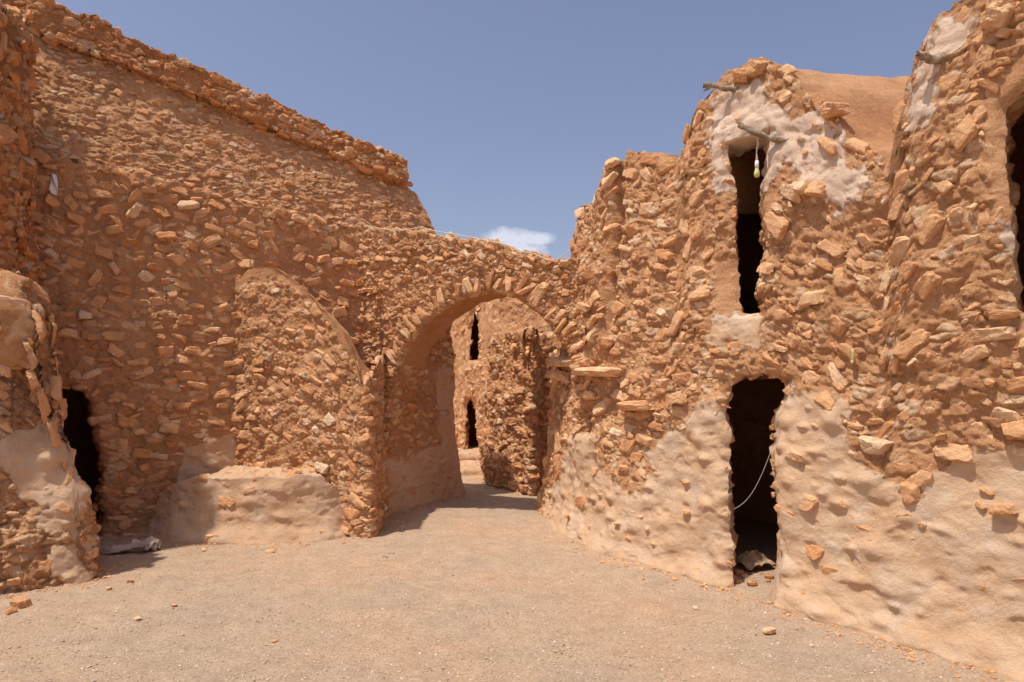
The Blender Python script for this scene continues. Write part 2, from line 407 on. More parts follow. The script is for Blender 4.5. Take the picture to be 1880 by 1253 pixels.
def emit(D, parent, name='masonry', plaster=True, sel=None):
    """link the skin as parts; sel: optional function of x,y,z centroids to take only some of the faces"""
    fq, ft = D['fq'], D['ft']
    cq = D['V'][fq].mean(1) if len(fq) else np.zeros((0, 3)); ct = D['V'][ft].mean(1) if len(ft) else np.zeros((0, 3))
    if sel is not None: fq, ft = fq[sel(cq, D, fq)], ft[sel(ct, D, ft)]
    isp = D['pl'][fq].mean(1) > .5 if len(fq) else np.zeros(0, bool)
    out = []
    if plaster and isp.sum() > 200:
        ip = np.where(isp)[0]; fp = fq[ip]; lab = np.arange(len(D['V']))
        for _ in range(400):
            m = lab[fp].min(1); new = lab.copy(); np.minimum.at(new, fp.ravel(), np.repeat(m, 4)); new = new[new]
            if (new == lab).all(): break
            lab = new
        fl = lab[fp[:, 0]]; ids, cnt = np.unique(fl, return_counts=True); taken = np.zeros(len(fq), bool)
        for i_, c_ in zip(ids, cnt):
            if c_ < 250: continue
            ff_ = fl == i_; taken[ip[ff_]] = True
            v, q, t, a = compact(D, fp[ff_], ft[:0]); out.append(mesh_obj('plaster_coat', v, [(q, 0)], MATS, parent, a))
        fq = fq[~taken]
    if len(fq) + len(ft):
        v, q, t, a = compact(D, fq, ft); out.append(mesh_obj(name, v, [(q, 0), (t, 1)], MATS, parent, a))
    return out

def wall(path, top, res=.014, off=None, u0=None, u1=None, zb=-.12, T=.45, rise=0., drop=.35, holes=(), plf=None, okf=None, topwob=.03, nb=16, smf=None, back=None, **kw):
    """sheet up a plan path, over its top and back; top: (u,z) polyline; T, rise: depth and climb of the top surface"""
    off = off or (lambda u, z: u * 0)
    u0 = 0 if u0 is None else u0; u1 = path.L if u1 is None else u1
    uu = np.linspace(u0, u1, int((u1 - u0) / res) + 2)
    top = np.asarray(top); top = top[np.argsort(top[:, 0], kind='stable')]
    tz = np.interp(uu, top[:, 0], top[:, 1])
    wob = fbm(np.stack([uu * 4, uu * 0 + kw.get('seed', 0), uu * 0], 1), 4, .7) * topwob
    blk = perlin(np.stack([np.floor(uu / .16) * 3.7, uu * 0 + 5.5, uu * 0], 1)) * topwob * .9
    tz = tz + wob + blk
    nf = int((tz.max() - zb) / res) + 2
    k = np.linspace(0, 1, nf)[:, None]
    Z = zb + (tz[None] - zb) * k; U = np.repeat(uu[None], nf, 0); V = Z.copy()
    pos, nr2 = path.pos(uu), path.nrm(uu)
    o = off(U, Z); XY = pos[None] + nr2[None] * o[..., None]
    Pf = np.concatenate([XY, Z[..., None]], 2); n3 = np.concatenate([nr2, np.zeros((len(uu), 1))], 1)
    Nf = np.repeat(n3[None], nf, 0)
    a = sst(-.10, .0, Z - tz[None])[..., None] * (math.pi / 4)
    Nf = Nf * np.cos(a) + np.array([0, 0, 1]) * np.sin(a)
    Tt = T(uu) if callable(T) else np.full(len(uu), float(T)); Rr = rise(uu) if callable(rise) else np.full(len(uu), float(rise))
    ks = int(.35 / res); kr = np.hanning(2 * ks + 3)[1:-1]; kr /= kr.sum(); tzs = np.convolve(np.pad(np.interp(uu, top[:, 0], top[:, 1]), len(kr) // 2, 'edge'), kr, 'valid')
    bs = (np.linspace(0, 1, nb + 1)[1:]) ** 1.25
    rows = []
    bd = -nr2 if back is None else np.tile(np.array(back, float), (len(uu), 1))
    for q, b in enumerate(bs):
        bb = Tt * b; p = np.concatenate([XY[-1] + bd * bb[:, None], (tz + (tzs - tz) * sst(0, .45, bb) * (Tt > 1) + Rr * bb)[:, None]], 1)
        rows.append((p, np.array([0, 0, 1]) * np.ones((len(uu), 1)), tz + bb))
    for q in range(1, 7):
        d = drop * q / 6; p = rows[nb - 1][0].copy(); p[:, 2] -= d
        rows.append((p, -n3, tz + Tt + d))
    P = np.concatenate([Pf, np.array([r[0] for r in rows])]); Nn = np.concatenate([Nf, np.array([r[1] for r in rows])])
    U = np.repeat(uu[None], len(P), 0); V = np.concatenate([V, np.array([r[2] for r in rows])])
    front = np.zeros(U.shape, bool); front[:nf] = True
    pl = (plf(U, V, P) if plf else U * 0) * front
    ok = np.where(front, okf(U, V, P) if okf else 1., (.8 if np.isscalar(T) else 0.) * (V < tz[None] + .3))
    sm = smf(U, V, P, front) if smf else 0
    keep = None
    sdall = None
    for hp in holes:
        s = sdf(hp, U, V); s = np.where(front, s, 1.); sdall = s if sdall is None else np.minimum(sdall, s)
    if sdall is not None:
        rnd_ = np.clip(1 - sdall / .07, 0, 1) ** 2 * .045 * front
        P = P - Nn * rnd_[..., None]
        ok = ok * (sdall > .03)
        # snap the rim onto the outline
        near = (sdall < 0) & (sdall > -7 * res)
        gu = np.gradient(sdall, axis=1) / np.maximum(np.gradient(U, axis=1), 1e-6); gv = np.gradient(sdall, axis=0) / np.maximum(np.gradient(V, axis=0), 1e-6)
        g = np.sqrt(gu ** 2 + gv ** 2) + 1e-6
        mu, mv = np.where(near, -sdall * gu / g, 0), np.where(near, -sdall * gv / g, 0)
        t3 = np.gradient(P, axis=1); t3 /= np.linalg.norm(t3, axis=2, keepdims=True) + 1e-9
        P = P + t3 * mu[..., None] + np.array([0, 0, 1]) * mv[..., None]
        ins = sdall < -1.2 * res
        fin = ins[:-1, :-1] & ins[1:, :-1] & ins[:-1, 1:] & ins[1:, 1:]
        keep = ~fin
    D = skin(P, Nn, U, V, pl, ok, keep=keep, smooth=sm, **kw)
    D.update(U=U, Vc=V, P=P, Nn=Nn, pl2=pl, nf=nf)
    return D
def opening(path, poly, parent, off=None, jamb=.42, depth=2.0, tone=0., seed=0, pl=.0, grow=(1.0, .25), plf=None, stones=True, closed=True, ndir=None, wr=(.08, .2), n_try=900, room=True, name='doorway', rndr=(0, 1), okmul=None, D=None, smp=None, **kw):
    """the jambs and head of an opening, lofted back from its ragged outline, and the dark room behind"""
    off = off or (lambda u, z: u * 0)
    poly = np.asarray(poly); c = poly.mean(0)
    if closed:
        area = .5 * np.sum(poly[:, 0] * np.roll(poly[:, 1], -1) - np.roll(poly[:, 0], -1) * poly[:, 1])
        if area < 0: poly = poly[::-1]
    n2 = ndir if ndir is not None else path.nrm(np.array([c[0]]))[0]
    pos, nn = path.pos(poly[:, 0]), path.nrm(poly[:, 0])
    XY = pos + nn * off(poly[:, 0], poly[:, 1])[:, None]
    O0 = np.concatenate([XY, poly[:, 1:]], 1)
    delta = np.zeros(len(O0))
    if D is not None:
        fr = D['nf']; gu, gv = D['U'][:fr].ravel(), D['Vc'][:fr].ravel(); Qf = D['Q'][:fr].reshape(-1, 3)
        for q in range(len(O0)):
            m = (np.abs(gu - poly[q, 0]) < .05) & (np.abs(gv - poly[q, 1]) < .05); 
            if not m.any(): continue
            r = np.argmin((gu[m] - poly[q, 0]) ** 2 + (gv[m] - poly[q, 1]) ** 2); e = Qf[m][r]
            delta[q] = (e[:2] - O0[q, :2]) @ nn[q]
        for _ in range(5): delta = (np.roll(delta, 1) + 2 * delta + np.roll(delta, -1)) / 4
    n3 = np.array([n2[0], n2[1], 0.])
    t = (np.roll(O0, -1, 0) - np.roll(O0, 1, 0)) if closed else np.gradient(O0, axis=0)
    t /= np.linalg.norm(t, axis=1)[:, None] + 1e-9
    inn = np.cross(t, n3); inn /= np.linalg.norm(inn, axis=1)[:, None] + 1e-9
    cen = O0.mean(0)
    if np.sum((cen - O0) * inn) < 0: inn = -inn
    nd = max(6, int(jamb / .022)); ds = np.linspace(.0, jamb, nd)
    s = np.concatenate([[0], np.cumsum(np.linalg.norm(np.diff(O0, axis=0), axis=1))])
    out0 = -inn * .012
    n3 = n3 / np.linalg.norm(n3); nn3 = np.concatenate([nn, nn[:, :1] * 0], 1)
    P = np.array([O0 + out0 - n3 * d + nn3 * ((delta - .004) * max(0, 1 - d / .2))[:, None] for d in ds])
    Nn = np.repeat(inn[None], nd, 0) * 1.
    U = np.repeat(ds[:, None], len(O0), 1); V = np.repeat(s[None], nd, 0)
    # stones lie level: use depth as U, run as V
    Pg, Ng, Ug, Vg = P.transpose(1, 0, 2), Nn.transpose(1, 0, 2), U.T, V.T
    plg = np.full(Ug.shape, float(pl)) if plf is None else plf(Pg)
    okg = np.ones(Ug.shape) * (Ug > .05) * (Ug < jamb - .02) if stones else Ug * 0
    if okmul: okg = okg * okmul(Pg)
    if closed:
        Pg = np.concatenate([Pg, Pg[:1]]); Ng = np.concatenate([Ng, Ng[:1]]); Ug = np.concatenate([Ug, Ug[:1]]); Vg = np.concatenate([Vg, Vg[-1:] + .03]); plg = np.concatenate([plg, plg[:1]]); okg = np.concatenate([okg, okg[:1] * 0])
    if smp: kw['smooth'] = smp(Pg)
    D = skin(Pg, Ng, Ug, Vg, plg, okg, fade=sst(0, .06, Ug), tone=tone, seed=seed, n_try=n_try if stones else 0, wr=wr, hr=(.04, .1), course=kw.pop('course', .1), gap=.01, chips=kw.pop('chips', 60), rndr=rndr, **kw)
    emit(D, parent, name, plaster=False)
    if room:
        last = D['Q'][:, -1][:-1] if closed else D['Q'][:, -1]
        cc = last.mean(0); t3 = np.array([-n3[1], n3[0], 0])
        rel = last - cc
        def sc(su, dz, d):
            a = rel @ t3; z = rel[:, 2]
            return cc + t3 * (a + np.sign(a) * su)[:, None] + np.array([0, 0, 1]) * (z + np.sign(z) * dz)[:, None] - n3 * d
        rows = [last]
        for d in np.linspace(.05, depth, 16): rows.append(sc(grow[0] * min(1, d / .9), grow[1] * min(1, d / .9), d))
        for f in np.linspace(.9, 0, 10): rows.append((sc(grow[0], grow[1], depth) - cc + n3 * depth) * f + cc - n3 * depth)
        G = np.array(rows); G = G + .05 * np.stack([fbm(G * 4, 2), fbm(G * 4 + 9, 2), fbm(G * 4 + 19, 2)], -1) * (np.arange(len(rows)) > 0)[:, None, None]
        n_ = G.shape[0] * G.shape[1]
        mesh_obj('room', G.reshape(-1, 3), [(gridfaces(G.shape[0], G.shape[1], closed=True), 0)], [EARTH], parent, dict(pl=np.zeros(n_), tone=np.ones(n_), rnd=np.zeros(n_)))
    return D

def opening_with(D, *a, **k): return opening(*a, D=D, **k)
def slab(parent, name, c, T_, O_, dims, seed, roll=0, tilt=0, sub=4, rnd=.7, tone=0, mat=None, kind=None):
    T_ = np.array(T_, float); O_ = np.array(O_, float); O_ = O_ + np.array([0, 0, tilt]); O_ /= np.linalg.norm(O_); U_ = np.cross(T_, O_); U_ /= np.linalg.norm(U_)
    if U_[2] < 0: U_ = -U_
    v, f = place(FULL[sub if sub in FULL else 4][seed % len(FULL[sub])], np.array(c, float), T_, O_, U_, dims, roll)
    return mesh_obj(name, v, [(f, 0)], [mat or STONE], parent, dict(rnd=np.full(len(v), rnd), pl=np.zeros(len(v)), tone=np.full(len(v), float(tone))))
def tube(name, pts, rad, mat, parent=None, seg=10, knob=0., seed=0):
    p = np.array(pts, float); t = np.gradient(p, axis=0); t /= np.linalg.norm(t, axis=1)[:, None]
    r = np.full(len(p), float(rad)) if np.isscalar(rad) else np.array(rad, float)
    up = np.array([.13, .21, .97]); V = []
    for i in range(len(p)):
        a = np.cross(t[i], up); a /= np.linalg.norm(a); b = np.cross(a, t[i])
        for k in range(seg):
            an = 2 * math.pi * k / seg; V.append(p[i] + r[i] * (math.cos(an) * a + math.sin(an) * b))
    V = np.array(V)
    if knob:
        c = np.repeat(p, seg, 0); V = c + (V - c) * (1 + knob * fbm(V * 30 + seed, 3)[:, None] * 2)
    n = len(p); f = gridfaces(n, seg, closed=True)
    caps = [np.array([[k for k in range(seg)]]), np.array([[(n - 1) * seg + k for k in range(seg)]])]
    return mesh_obj(name, V, [(f, 0), (caps[0], 0), (caps[1], 0)], [mat], parent)
def P3(path, px, py, off=None, out=0.):
    """world point on a wall at a photo pixel, pushed outward by out"""
    u, z = path.uz(px, py, off); o = off(np.array([u]), np.array([z]))[0] if off else 0
    p = path.pos(np.array([u]))[0]; n = path.nrm(np.array([u]))[0]
    q = p + n * (o + out); return np.array([q[0], q[1], z]), np.array([n[0], n[1], 0.]), np.array([-n[1], n[0], 0.])
def G3(px, py):
    Y = CH * F / (py - HZ); return np.array([(px - CX) / F * Y, Y, gz(np.array((px - CX) / F * Y), np.array(Y))])
def gz(x, y):
    return .03 * perlin(np.stack([x * .35, y * .35, x * 0], -1)) + .012 * perlin(np.stack([x * 1.7, y * 1.7, x * 0 + 4], -1))

# ================================================================== GROUND
def axis(lo, hi, step, far):
    c = np.arange(lo, hi, step); k = step * 1.25 ** np.arange(1, 60); k = np.cumsum(k); k = k[k < far]
    return np.concatenate([(lo - k)[::-1], c, hi + k])
gx, gy = axis(-4.6, 4.2, .022, 700), axis(2.6, 14, .022, 700)
GX, GY = np.meshgrid(gx, gy)
ginner = (np.abs(GX) < 8) & (GY > 0) & (GY < 18)
GZ = gz(GX, GY)
fine = .006 * fbm(np.stack([GX * 6, GY * 6, GX * 0], -1), 3, .6) + .003 * fbm(np.stack([GX * 25, GY * 25, GX * 0 + 3], -1), 2)
GZ = GZ + fine * ginner
Gv = np.stack([GX, GY, GZ], -1).reshape(-1, 3)
g = mesh_obj('ground', Gv, [(gridfaces(*GX.shape), 0)], [GRAVEL]); g['kind'] = 'structure'

# ================================================================== RIGHT ROW OF GRANARIES
RP = Path([(5.2, .6), (4.1, 2.0), (2.76, 3.67), (2.0, 4.72), (1.72, 5.2), (1.38, 5.62), (.90, 6.25), (.58, 6.95), (.39, 8.16), (.50, 8.75), (1.3, 9.3)], -1, .22)
_uB = RP.uz(1640, 500)[0]; _uA = RP.uz(1248, 500)[0]; _uC = RP.uz(1043, 700)[0]; _uG = RP.uz(1098, 500)[0]; _uP = RP.uz(1060, 500)[0]
def offR(u, z):
    o = -.075 * np.clip(z, 0, 9) + .10 * np.exp(-np.clip(z, 0, 9) * 5)
    o = o + .10 * sst(_uB + .12, _uB - .12, u) * sst(1.4, 2.4, z)
    o = o + .09 * sst(_uG, _uG + .03, u) * sst(_uP + .06, _uP - .02, u) * sst(1.75, 2.0, z)
    o = o - .24 * np.exp(-((u - _uG) / .045) ** 2) * sst(2.0, 2.5, z)
    return o
topR = RP.uzs([(1638, 288), (1648, 235), (1668, 150), (1690, 80), (1730, 25), (1760, -5), (1820, -60), (1890, -90)], offR).tolist()
topR += [[RP.uz(2050, 500)[0], 4.1], [RP.uz(2400, 500)[0], 3.9], [0, 3.4]]
midT = RP.uzs([(1630, 292), (1600, 286), (1562, 258), (1532, 210), (1480, 165), (1440, 132), (1400, 102), (1345, 122), (1302, 165), (1274, 205), (1262, 258), (1250, 300)], offR)
farT = RP.uzs([(1206, 292), (1182, 277), (1152, 280), (1146, 300), (1112, 322), (1098, 345), (1092, 372), (1066, 376), (1060, 440), (1053, 478), (1048, 520), (1044, 650), (1000, 656)], offR)
topR += midT.tolist() + farT.tolist() + [[RP.L, 1.8]]
# openings
def rag(path, pts, off=None, amp=.02, seed=0): return ragged(path.uzs(pts, off), amp, .028, True, seed)
dLow = rag(RP, [(1340, 1120), (1341, 1000), (1334, 900), (1333, 800), (1326, 752), (1334, 712), (1365, 692), (1400, 683), (1425, 690), (1444, 700), (1440, 722), (1424, 770), (1419, 860), (1430, 920), (1430, 1000), (1420, 1130)], offR, .03, 1)
dUp = rag(RP, [(1356, 578), (1345, 500), (1346, 420), (1346, 350), (1336, 300), (1336, 264), (1372, 252), (1404, 246), (1412, 290), (1396, 345), (1398, 420), (1402, 470), (1394, 520), (1398, 574)], offR, .025, 2)
dNear = rag(RP, [(1862, 572), (1856, 430), (1850, 330), (1840, 240), (1846, 195), (1880, 160), (1925, 130), (1985, 130), (2030, 180), (2040, 400), (2040, 600)], offR, .02, 3)
nich = rag(RP, [(1062, 792), (1062, 772), (1070, 752), (1080, 748), (1086, 765), (1086, 795)], offR, .01, 4)
plA = RP.uzs([(1002, 960), (1006, 900), (1030, 880), (1042, 810), (1060, 790), (1090, 792), (1104, 835), (1120, 880), (1160, 905), (1190, 900), (1186, 830), (1230, 790), (1262, 762), (1290, 740), (1338, 742), (1350, 1200), (1000, 1200)], offR)
plB = RP.uzs([(1410, 1250), (1415, 740), (1440, 704), (1500, 716), (1552, 745), (1562, 800), (1600, 860), (1650, 895), (1690, 900), (1700, 868), (1760, 850), (1830, 825), (1900, 835), (2300, 840), (2700, 1900), (1400, 1900)], offR)
plC = RP.uzs([(1298, 160), (1365, 148), (1400, 160), (1440, 205), (1520, 205), (1556, 245), (1562, 300), (1602, 330), (1592, 375), (1540, 388), (1500, 368), (1480, 325), (1440, 300), (1410, 345), (1394, 350), (1360, 340), (1345, 352), (1308, 350), (1296, 290), (1304, 230)], offR)
plD = RP.uzs([(1308, 585), (1350, 576), (1396, 582), (1392, 640), (1310, 642)], offR)
plE = RP.uzs([(1690, 80), (1735, 20), (1790, 40), (1770, 95), (1725, 130), (1720, 200), (1700, 235), (1660, 260), (1648, 330), (1618, 330), (1640, 250), (1672, 200)], offR)
plF = RP.uzs([(1838, 405), (1872, 405), (1882, 570), (1846, 560)], offR)
def plR(U, V, P):
    w = .08 * fbm(P * 4.5 + 7, 4, .65); m = U * 0
    for pg, k in ((plA, 1), (plB, 1), (plC, 1), (plD, 1), (plE, .9), (plF, 1)):
        m = np.maximum(m, k * sst(.10, -.11, sdf(pg, U, V) + w + .05 * fbm(P * 17, 2)))
    return m
_uV0, _uV1 = midT[0][0], RP.uz(1262, 300)[0]
def TR(u): return .42 + 2.3 * sst(_uV1 + .08, _uV1 - .1, u)
def riseR(u): return .17 * sst(_uV1 + .08, _uV1 - .1, u)
def smR(U, V, P, front):
    arch = RP.uzs([(1800, 200), (1850, 120), (1900, 80), (1980, 70), (2060, 120), (2040, 220), (1990, 130), (1925, 130), (1880, 160), (1858, 195), (1850, 250)], offR)
    jm = RP.uzs([(1392, 355), (1420, 345), (1425, 400), (1405, 435), (1390, 420)], offR)
    s = np.maximum(sst(.03, -.03, sdf(arch, U, V)), sst(.03, -.02, sdf(jm, U, V)))
    jl = RP.uzs([(1310, 480), (1352, 470), (1356, 575), (1318, 580)], offR); s = np.maximum(s, sst(.03, -.02, sdf(jl, U, V)))
    jr = RP.uzs([(1815, 190), (1850, 190), (1865, 400), (1835, 405)], offR); s = np.maximum(s, sst(.03, -.02, sdf(jr, U, V)))
    return np.where(front, s * .8, .75)
def okR(U, V, P): return (1 - np.exp(-((U - _uG) / .05) ** 2) * (V > 2.05)) * np.clip(.75 + .5 * (U > _uA) + 1.1 * perlin(P * 1.4 + 60), .1, 1) * (1 - smR(U, V, P, np.ones(U.shape, bool)) / .8)
DR = wall(RP, topR, .0115, offR, T=TR, rise=riseR, drop=.9, holes=[dLow, dUp, dNear, nich], plf=plR, okf=okR, smf=smR, topwob=.05,
          seed=1, n_try=22000, wr=(.05, .29), hr=(.025, .14), course=.11, jit=.34, gap=.002, chips=2600, nb=90, peek=.09, tone=.0, clod=.75, proud=.006, rndr=(.15, 1))
grs = 'vaulted granaries along the right side of the lane'
nearG = thing('granary', 'nearest right granary cut off by the frame, broad smooth plaster base', 'granary', (2.8, 3.6, 0), grs)
midG = thing('granary', 'granary with smooth domed mud roof, slender upper doorway and dark ground doorway below', 'granary', (1.7, 5.2, 0), grs)
farG = thing('granary', 'low ruined roofless granary wall between the arch and the domed granary', 'granary', (.9, 6.3, 0), grs)
def uof(D, f):
    j = f[:, 0]; nb_ = D['nb']; Uf = D['U'].ravel(); out = np.empty(len(f))
    m = j < nb_; out[m] = Uf[j[m]]
    if (~m).any():
        c = D['V'][f[~m]].mean(1)[:, :2]; P = RP.P[::4]; uu = RP.u[::4]
        r = []
        for k in range(0, len(c), 20000):
            cc = c[k:k + 20000]; r.append(uu[np.argmin(((cc[:, None] - P[None]) ** 2).sum(2), 1)])
        out[~m] = np.concatenate(r)
    return out
emit(DR, nearG, sel=lambda c, D, f: uof(D, f) < _uB)
emit(DR, midG, sel=lambda c, D, f: (lambda u: (u >= _uB) & (u < _uA))(uof(D, f)))
emit(DR, farG, sel=lambda c, D, f: uof(D, f) >= _uA)
plow = lambda P: sst(1.75, 1.35, P[..., 2])
vd = lambda px: np.array([-(px - CX) / F, -1.]) / math.hypot((px - CX) / F, 1)
opening_with(DR, RP, dLow, midG, offR, .40, 2.2, 0, 21, plf=plow, grow=(.45, .1), peek=.3, ndir=vd(1392) * .93 + RP.nrm(np.array([dLow[:, 0].mean()]))[0] * .07, wr=(.06, .14))
opening_with(DR, RP, dUp, midG, offR, .40, 2.2, 0, 22, ndir=vd(1377) * .95 + RP.nrm(np.array([dUp[:, 0].mean()]))[0] * .05, wr=(.05, .12), plf=lambda P: sst(2.95, 3.05, P[..., 2]) * .9, grow=(.35, .08))
opening_with(DR, RP, dNear, nearG, offR, .4, ndir=vd(1930) * .8 + RP.nrm(np.array([dNear[:, 0].mean()]))[0] * .2, depth=2.0, tone=0, seed=23, plf=lambda P: sst(2.6, 2.3, P[..., 2]), grow=(.5, .2), stones=False)
opening_with(DR, RP, nich, farG, offR, .22, .3, 0, 24, pl=.3, grow=(.02, .02), stones=False, name='niche')
def rslab(par, px0, px1, py, h, dep, seed, out=.05, roll=0, rnd=.75, name='ledge_slab', tilt=0):
    a, n, t = P3(RP, px0, py, offR, out); b, _, _ = P3(RP, px1, py, offR, out)
    T_ = (b - a); w = np.linalg.norm(T_[:2]); T_ = T_ / np.linalg.norm(T_)
    c = (a + b) / 2 ; return slab(par, name, c, T_, n, (w, dep, h), seed, roll, tilt, rnd=rnd)
rslab(farG, 1006, 1098, 664, .14, .42, 1, .06, rnd=.85, tilt=-.1)
rslab(farG, 992, 1050, 688, .19, .34, 2, .05, rnd=.55)
rslab(farG, 1066, 1150, 683, .10, .34, 3, .09, rnd=.8)
rslab(farG, 1144, 1203, 745, .10, .26, 4, .05, rnd=.5)
rslab(midG, 1484, 1530, 350, .15, .22, 0, .03, rnd=.6); rslab(midG, 1510, 1556, 205, .13, .22, 5, .05, rnd=.6)
rslab(midG, 1460, 1500, 345, .16, .22, 2, .02, rnd=.9)
rslab(midG, 1376, 1412, 128, .16, .2, 1, .02, rnd=.5); rslab(midG, 1350, 1380, 142, .12, .2, 4, .02, rnd=.4)
rslab(nearG, 1806, 1868, 35, .16, .25, 3, .03, rnd=.8); rslab(nearG, 1815, 1870, 12, .10, .2, 5, .04, rnd=.7)
rslab(nearG, 1830, 1900, 790, .18, .22, 2, -.045, rnd=.5); rslab(nearG, 1655, 1695, 905, .18, .15, 1, .0, rnd=.5)
# plastered lintel over the upper door
a, n, t = P3(RP, 1300, 262, offR, .0); b, _, _ = P3(RP, 1420, 226, offR, .0)
def beam(parent, name, a, b, n, h, d, mat, attrs=True, seed=0):
    ax = (b - a); Lh = np.linalg.norm(ax); ax /= Lh; up = np.cross(n, ax); up /= np.linalg.norm(up); up = up if up[2] > 0 else -up
    s = np.linspace(0, Lh, 60); an = np.linspace(0, 2 * math.pi, 40, endpoint=False)
    cx = np.sign(np.cos(an)) * np.abs(np.cos(an)) ** .35 * d / 2; cy = np.sign(np.sin(an)) * np.abs(np.sin(an)) ** .35 * h / 2
    en = np.clip(np.minimum(s, Lh - s) / .04, 0.02, 1) ** .5
    G = a + ax * s[:, None, None] + n * (cx[None, :, None] * en[:, None, None]) + up * (cy[None, :, None] * en[:, None, None])
    G = G + (n * cx[None, :, None] + up * cy[None, :, None]) / (h / 2) * (.10 * h * fbm(G * 9 + seed, 3))[..., None]
    k = G.shape[0] * G.shape[1]
    return mesh_obj(name, G.reshape(-1, 3), [(gridfaces(60, 40, closed=True), 0)], [mat], parent, dict(pl=np.ones(k), tone=np.zeros(k), rnd=np.zeros(k)))
beam(midG, 'lintel', a - n * .09, b - n * .09, n, .13, .26, EARTH)
def branch(par, px0, py0, px1, py1, r, outs, seed):
    a, n, t = P3(RP, px0, py0, offR, outs[0]); b, _, _ = P3(RP, px1, py1, offR, outs[1]); k = np.linspace(0, 1, 14)[:, None]
    p = a + (b - a) * k; p[:, 2] += .012 * np.sin(k[:, 0] * 5 + seed); rr = r * (1 + .25 * np.sin(k[:, 0] * 9 + seed) ** 2); rr[-1] *= .8; rr[0] *= .85
    return tube('wooden_peg', p, rr, WOOD, par, 12, .35, seed)
branch(midG, 1312, 168, 1368, 163, .017, (.16, -.03), 1)
branch(midG, 1384, 243, 1452, 262, .021, (.20, -.02), 2)
tw = branch(midG, 1310, 174, 1335, 163, .007, (.15, .08), 5)
branch(nearG, 1702, 110, 1745, 112, .02, (.14, -.05), 3)
# jug-handle ring set in the wall
cR, n, t = P3(RP, 1570, 656, offR, .035)
an = np.linspace(-.6, 4.4, 20); tube('pottery_ring', [cR + t * .014 * math.cos(q) + np.array([0, 0, .045]) * math.sin(q) + n * .02 * math.cos(q) for q in an], .010, simple('ochre_pottery', (.42, .30, .10), (.55, .42, .18)), midG)

# ================================================================== LEFT BUILDING
MP = Path([(-6.4, 5.59), (-4.08, 6.80), (-1.6, 8.10), (-.70, 8.57)], 1, .1)
uMc = MP.uz(690, 600)[0]
def ledge(u): return 3.74 - (u - MP.uz(95, 600)[0]) * .135
def offM(u, z): return -.03 * np.clip(z, 0, 9) + .06 * np.exp(-np.clip(z, 0, 9) * 4)
doorM = rag(MP, [(60, 1060), (60, 760), (85, 722), (120, 712), (150, 716), (166, 738), (173, 790), (182, 850), (190, 880), (184, 930), (186, 990), (196, 1080)], offM, .03, 7)
topM = np.array([[u_, ledge(u_) + .03] for u_ in (0, MP.uz(95, 600)[0], MP.uz(700, 600)[0] + .1)])
leftB = thing('granary_building', 'large rubble stone building on the left with sloping upper wall and parapet', 'building', (-3.5, 7.2, 0))
plMlow = lambda U, V, P: sst(.04, -.06, sdf(MP.uzs([(150, 1100), (290, 985), (300, 930), (330, 880), (340, 815), (420, 800), (470, 870), (700, 900), (700, 1100)], offM), U, V) + .06 * fbm(P * 4, 3)) * .95
DM = wall(MP, topM, .0135, offM, u1=MP.uz(706, 600)[0], T=.5, drop=.1, holes=[doorM], plf=plMlow, topwob=.045, seed=2, n_try=20000, wr=(.07, .30), hr=(.04, .125),
          course=.12, jit=.27, gap=-.004, chips=700, pack=.66, clod=.7, cov=.75, amp=.8, tone=.45, proud=.009, rndr=(.1, .9))
emit(DM, leftB, 'lower_wall')
opening_with(DM, MP, doorM, leftB, offM, .3, 2.0, .8, 31, ndir=vd(60), grow=(.6, .2), plf=lambda P: sst(.5, .9, P[..., 2]) * .6)
# upper, battered, set back behind the ledge
def offU(u, z): return -.20 - .30 * np.clip(z - ledge(u), 0, 9)
tU = MP.uzs([(40, 30), (88, 68), (250, 130), (400, 195), (560, 262), (690, 318), (744, 336), (762, 352), (785, 392), (802, 430)], offU)
tU = np.concatenate([[[0, tU[0][1] + .4]], tU])
uE = tU[-1][0]
okU = lambda U, V, P: np.clip(.72 + .6 * perlin(P * 1.3 + 2), .25, 1) * 1.
DU = wall(MP, tU, .014, offU, u1=uE + .02, zb=3.05, T=.6, drop=1.5, topwob=.03, seed=3, n_try=9000, wr=(.05, .19), hr=(.025, .075), course=.09, jit=.25, gap=.012, chips=900,
          okf=okU, tone=.1, proud=-.004, amp=.7, clod=.7, cov=.35, bsc=(9, 9, 20), rndr=(.1, .95))
emit(DU, leftB, 'upper_wall')
# end return of the upper wall
pe = MP.pos(np.array([uE]))[0] + MP.nrm(np.array([uE]))[0] * -.2; ne = MP.nrm(np.array([uE]))[0]
# parapet: overhanging rough course
ztop = lambda u: np.interp(u, tU[:, 0], tU[:, 1])
PPoff = lambda u, z: -.20 - .30 * (ztop(u) - ledge(u)) + .07 - .05 * (z - ztop(u))
tP = MP.uzs([(20, -20), (75, -3), (130, 20), (190, 40), (230, 66), (300, 98), (380, 130), (440, 158), (500, 186), (560, 215), (620, 240), (680, 268), (720, 285), (747, 298)], PPoff)
tP = np.concatenate([[[0, tP[0][1] + .4]], tP]); uP1 = tP[-1][0]
class Sub(Path): pass
def wall_band(path, off, top, zlow, **kw):
    """a band hanging from its top polyline down to zlow(u)"""
    zt = lambda u: np.interp(u, top[:, 0], top[:, 1])
    # straighten: work in heights above zlow
    return zt
nz = 34; uu = np.linspace(0, uP1, int(uP1 / .014)); zl = ztop(uu) - .03; zt_ = np.interp(uu, tP[:, 0], tP[:, 1]) + .05 * fbm(np.stack([uu * 5, uu * 0, uu * 0], 1), 4, .75) * .7 + .02 * perlin(np.stack([np.floor(uu / .13) * 2.7, uu * 0, uu * 0], 1))
nn = MP.nrm(uu); pp = MP.pos(uu); rowsP, rowsN, rowsV = [], [], []
o0 = -.20 - .30 * (zl - ledge(uu))
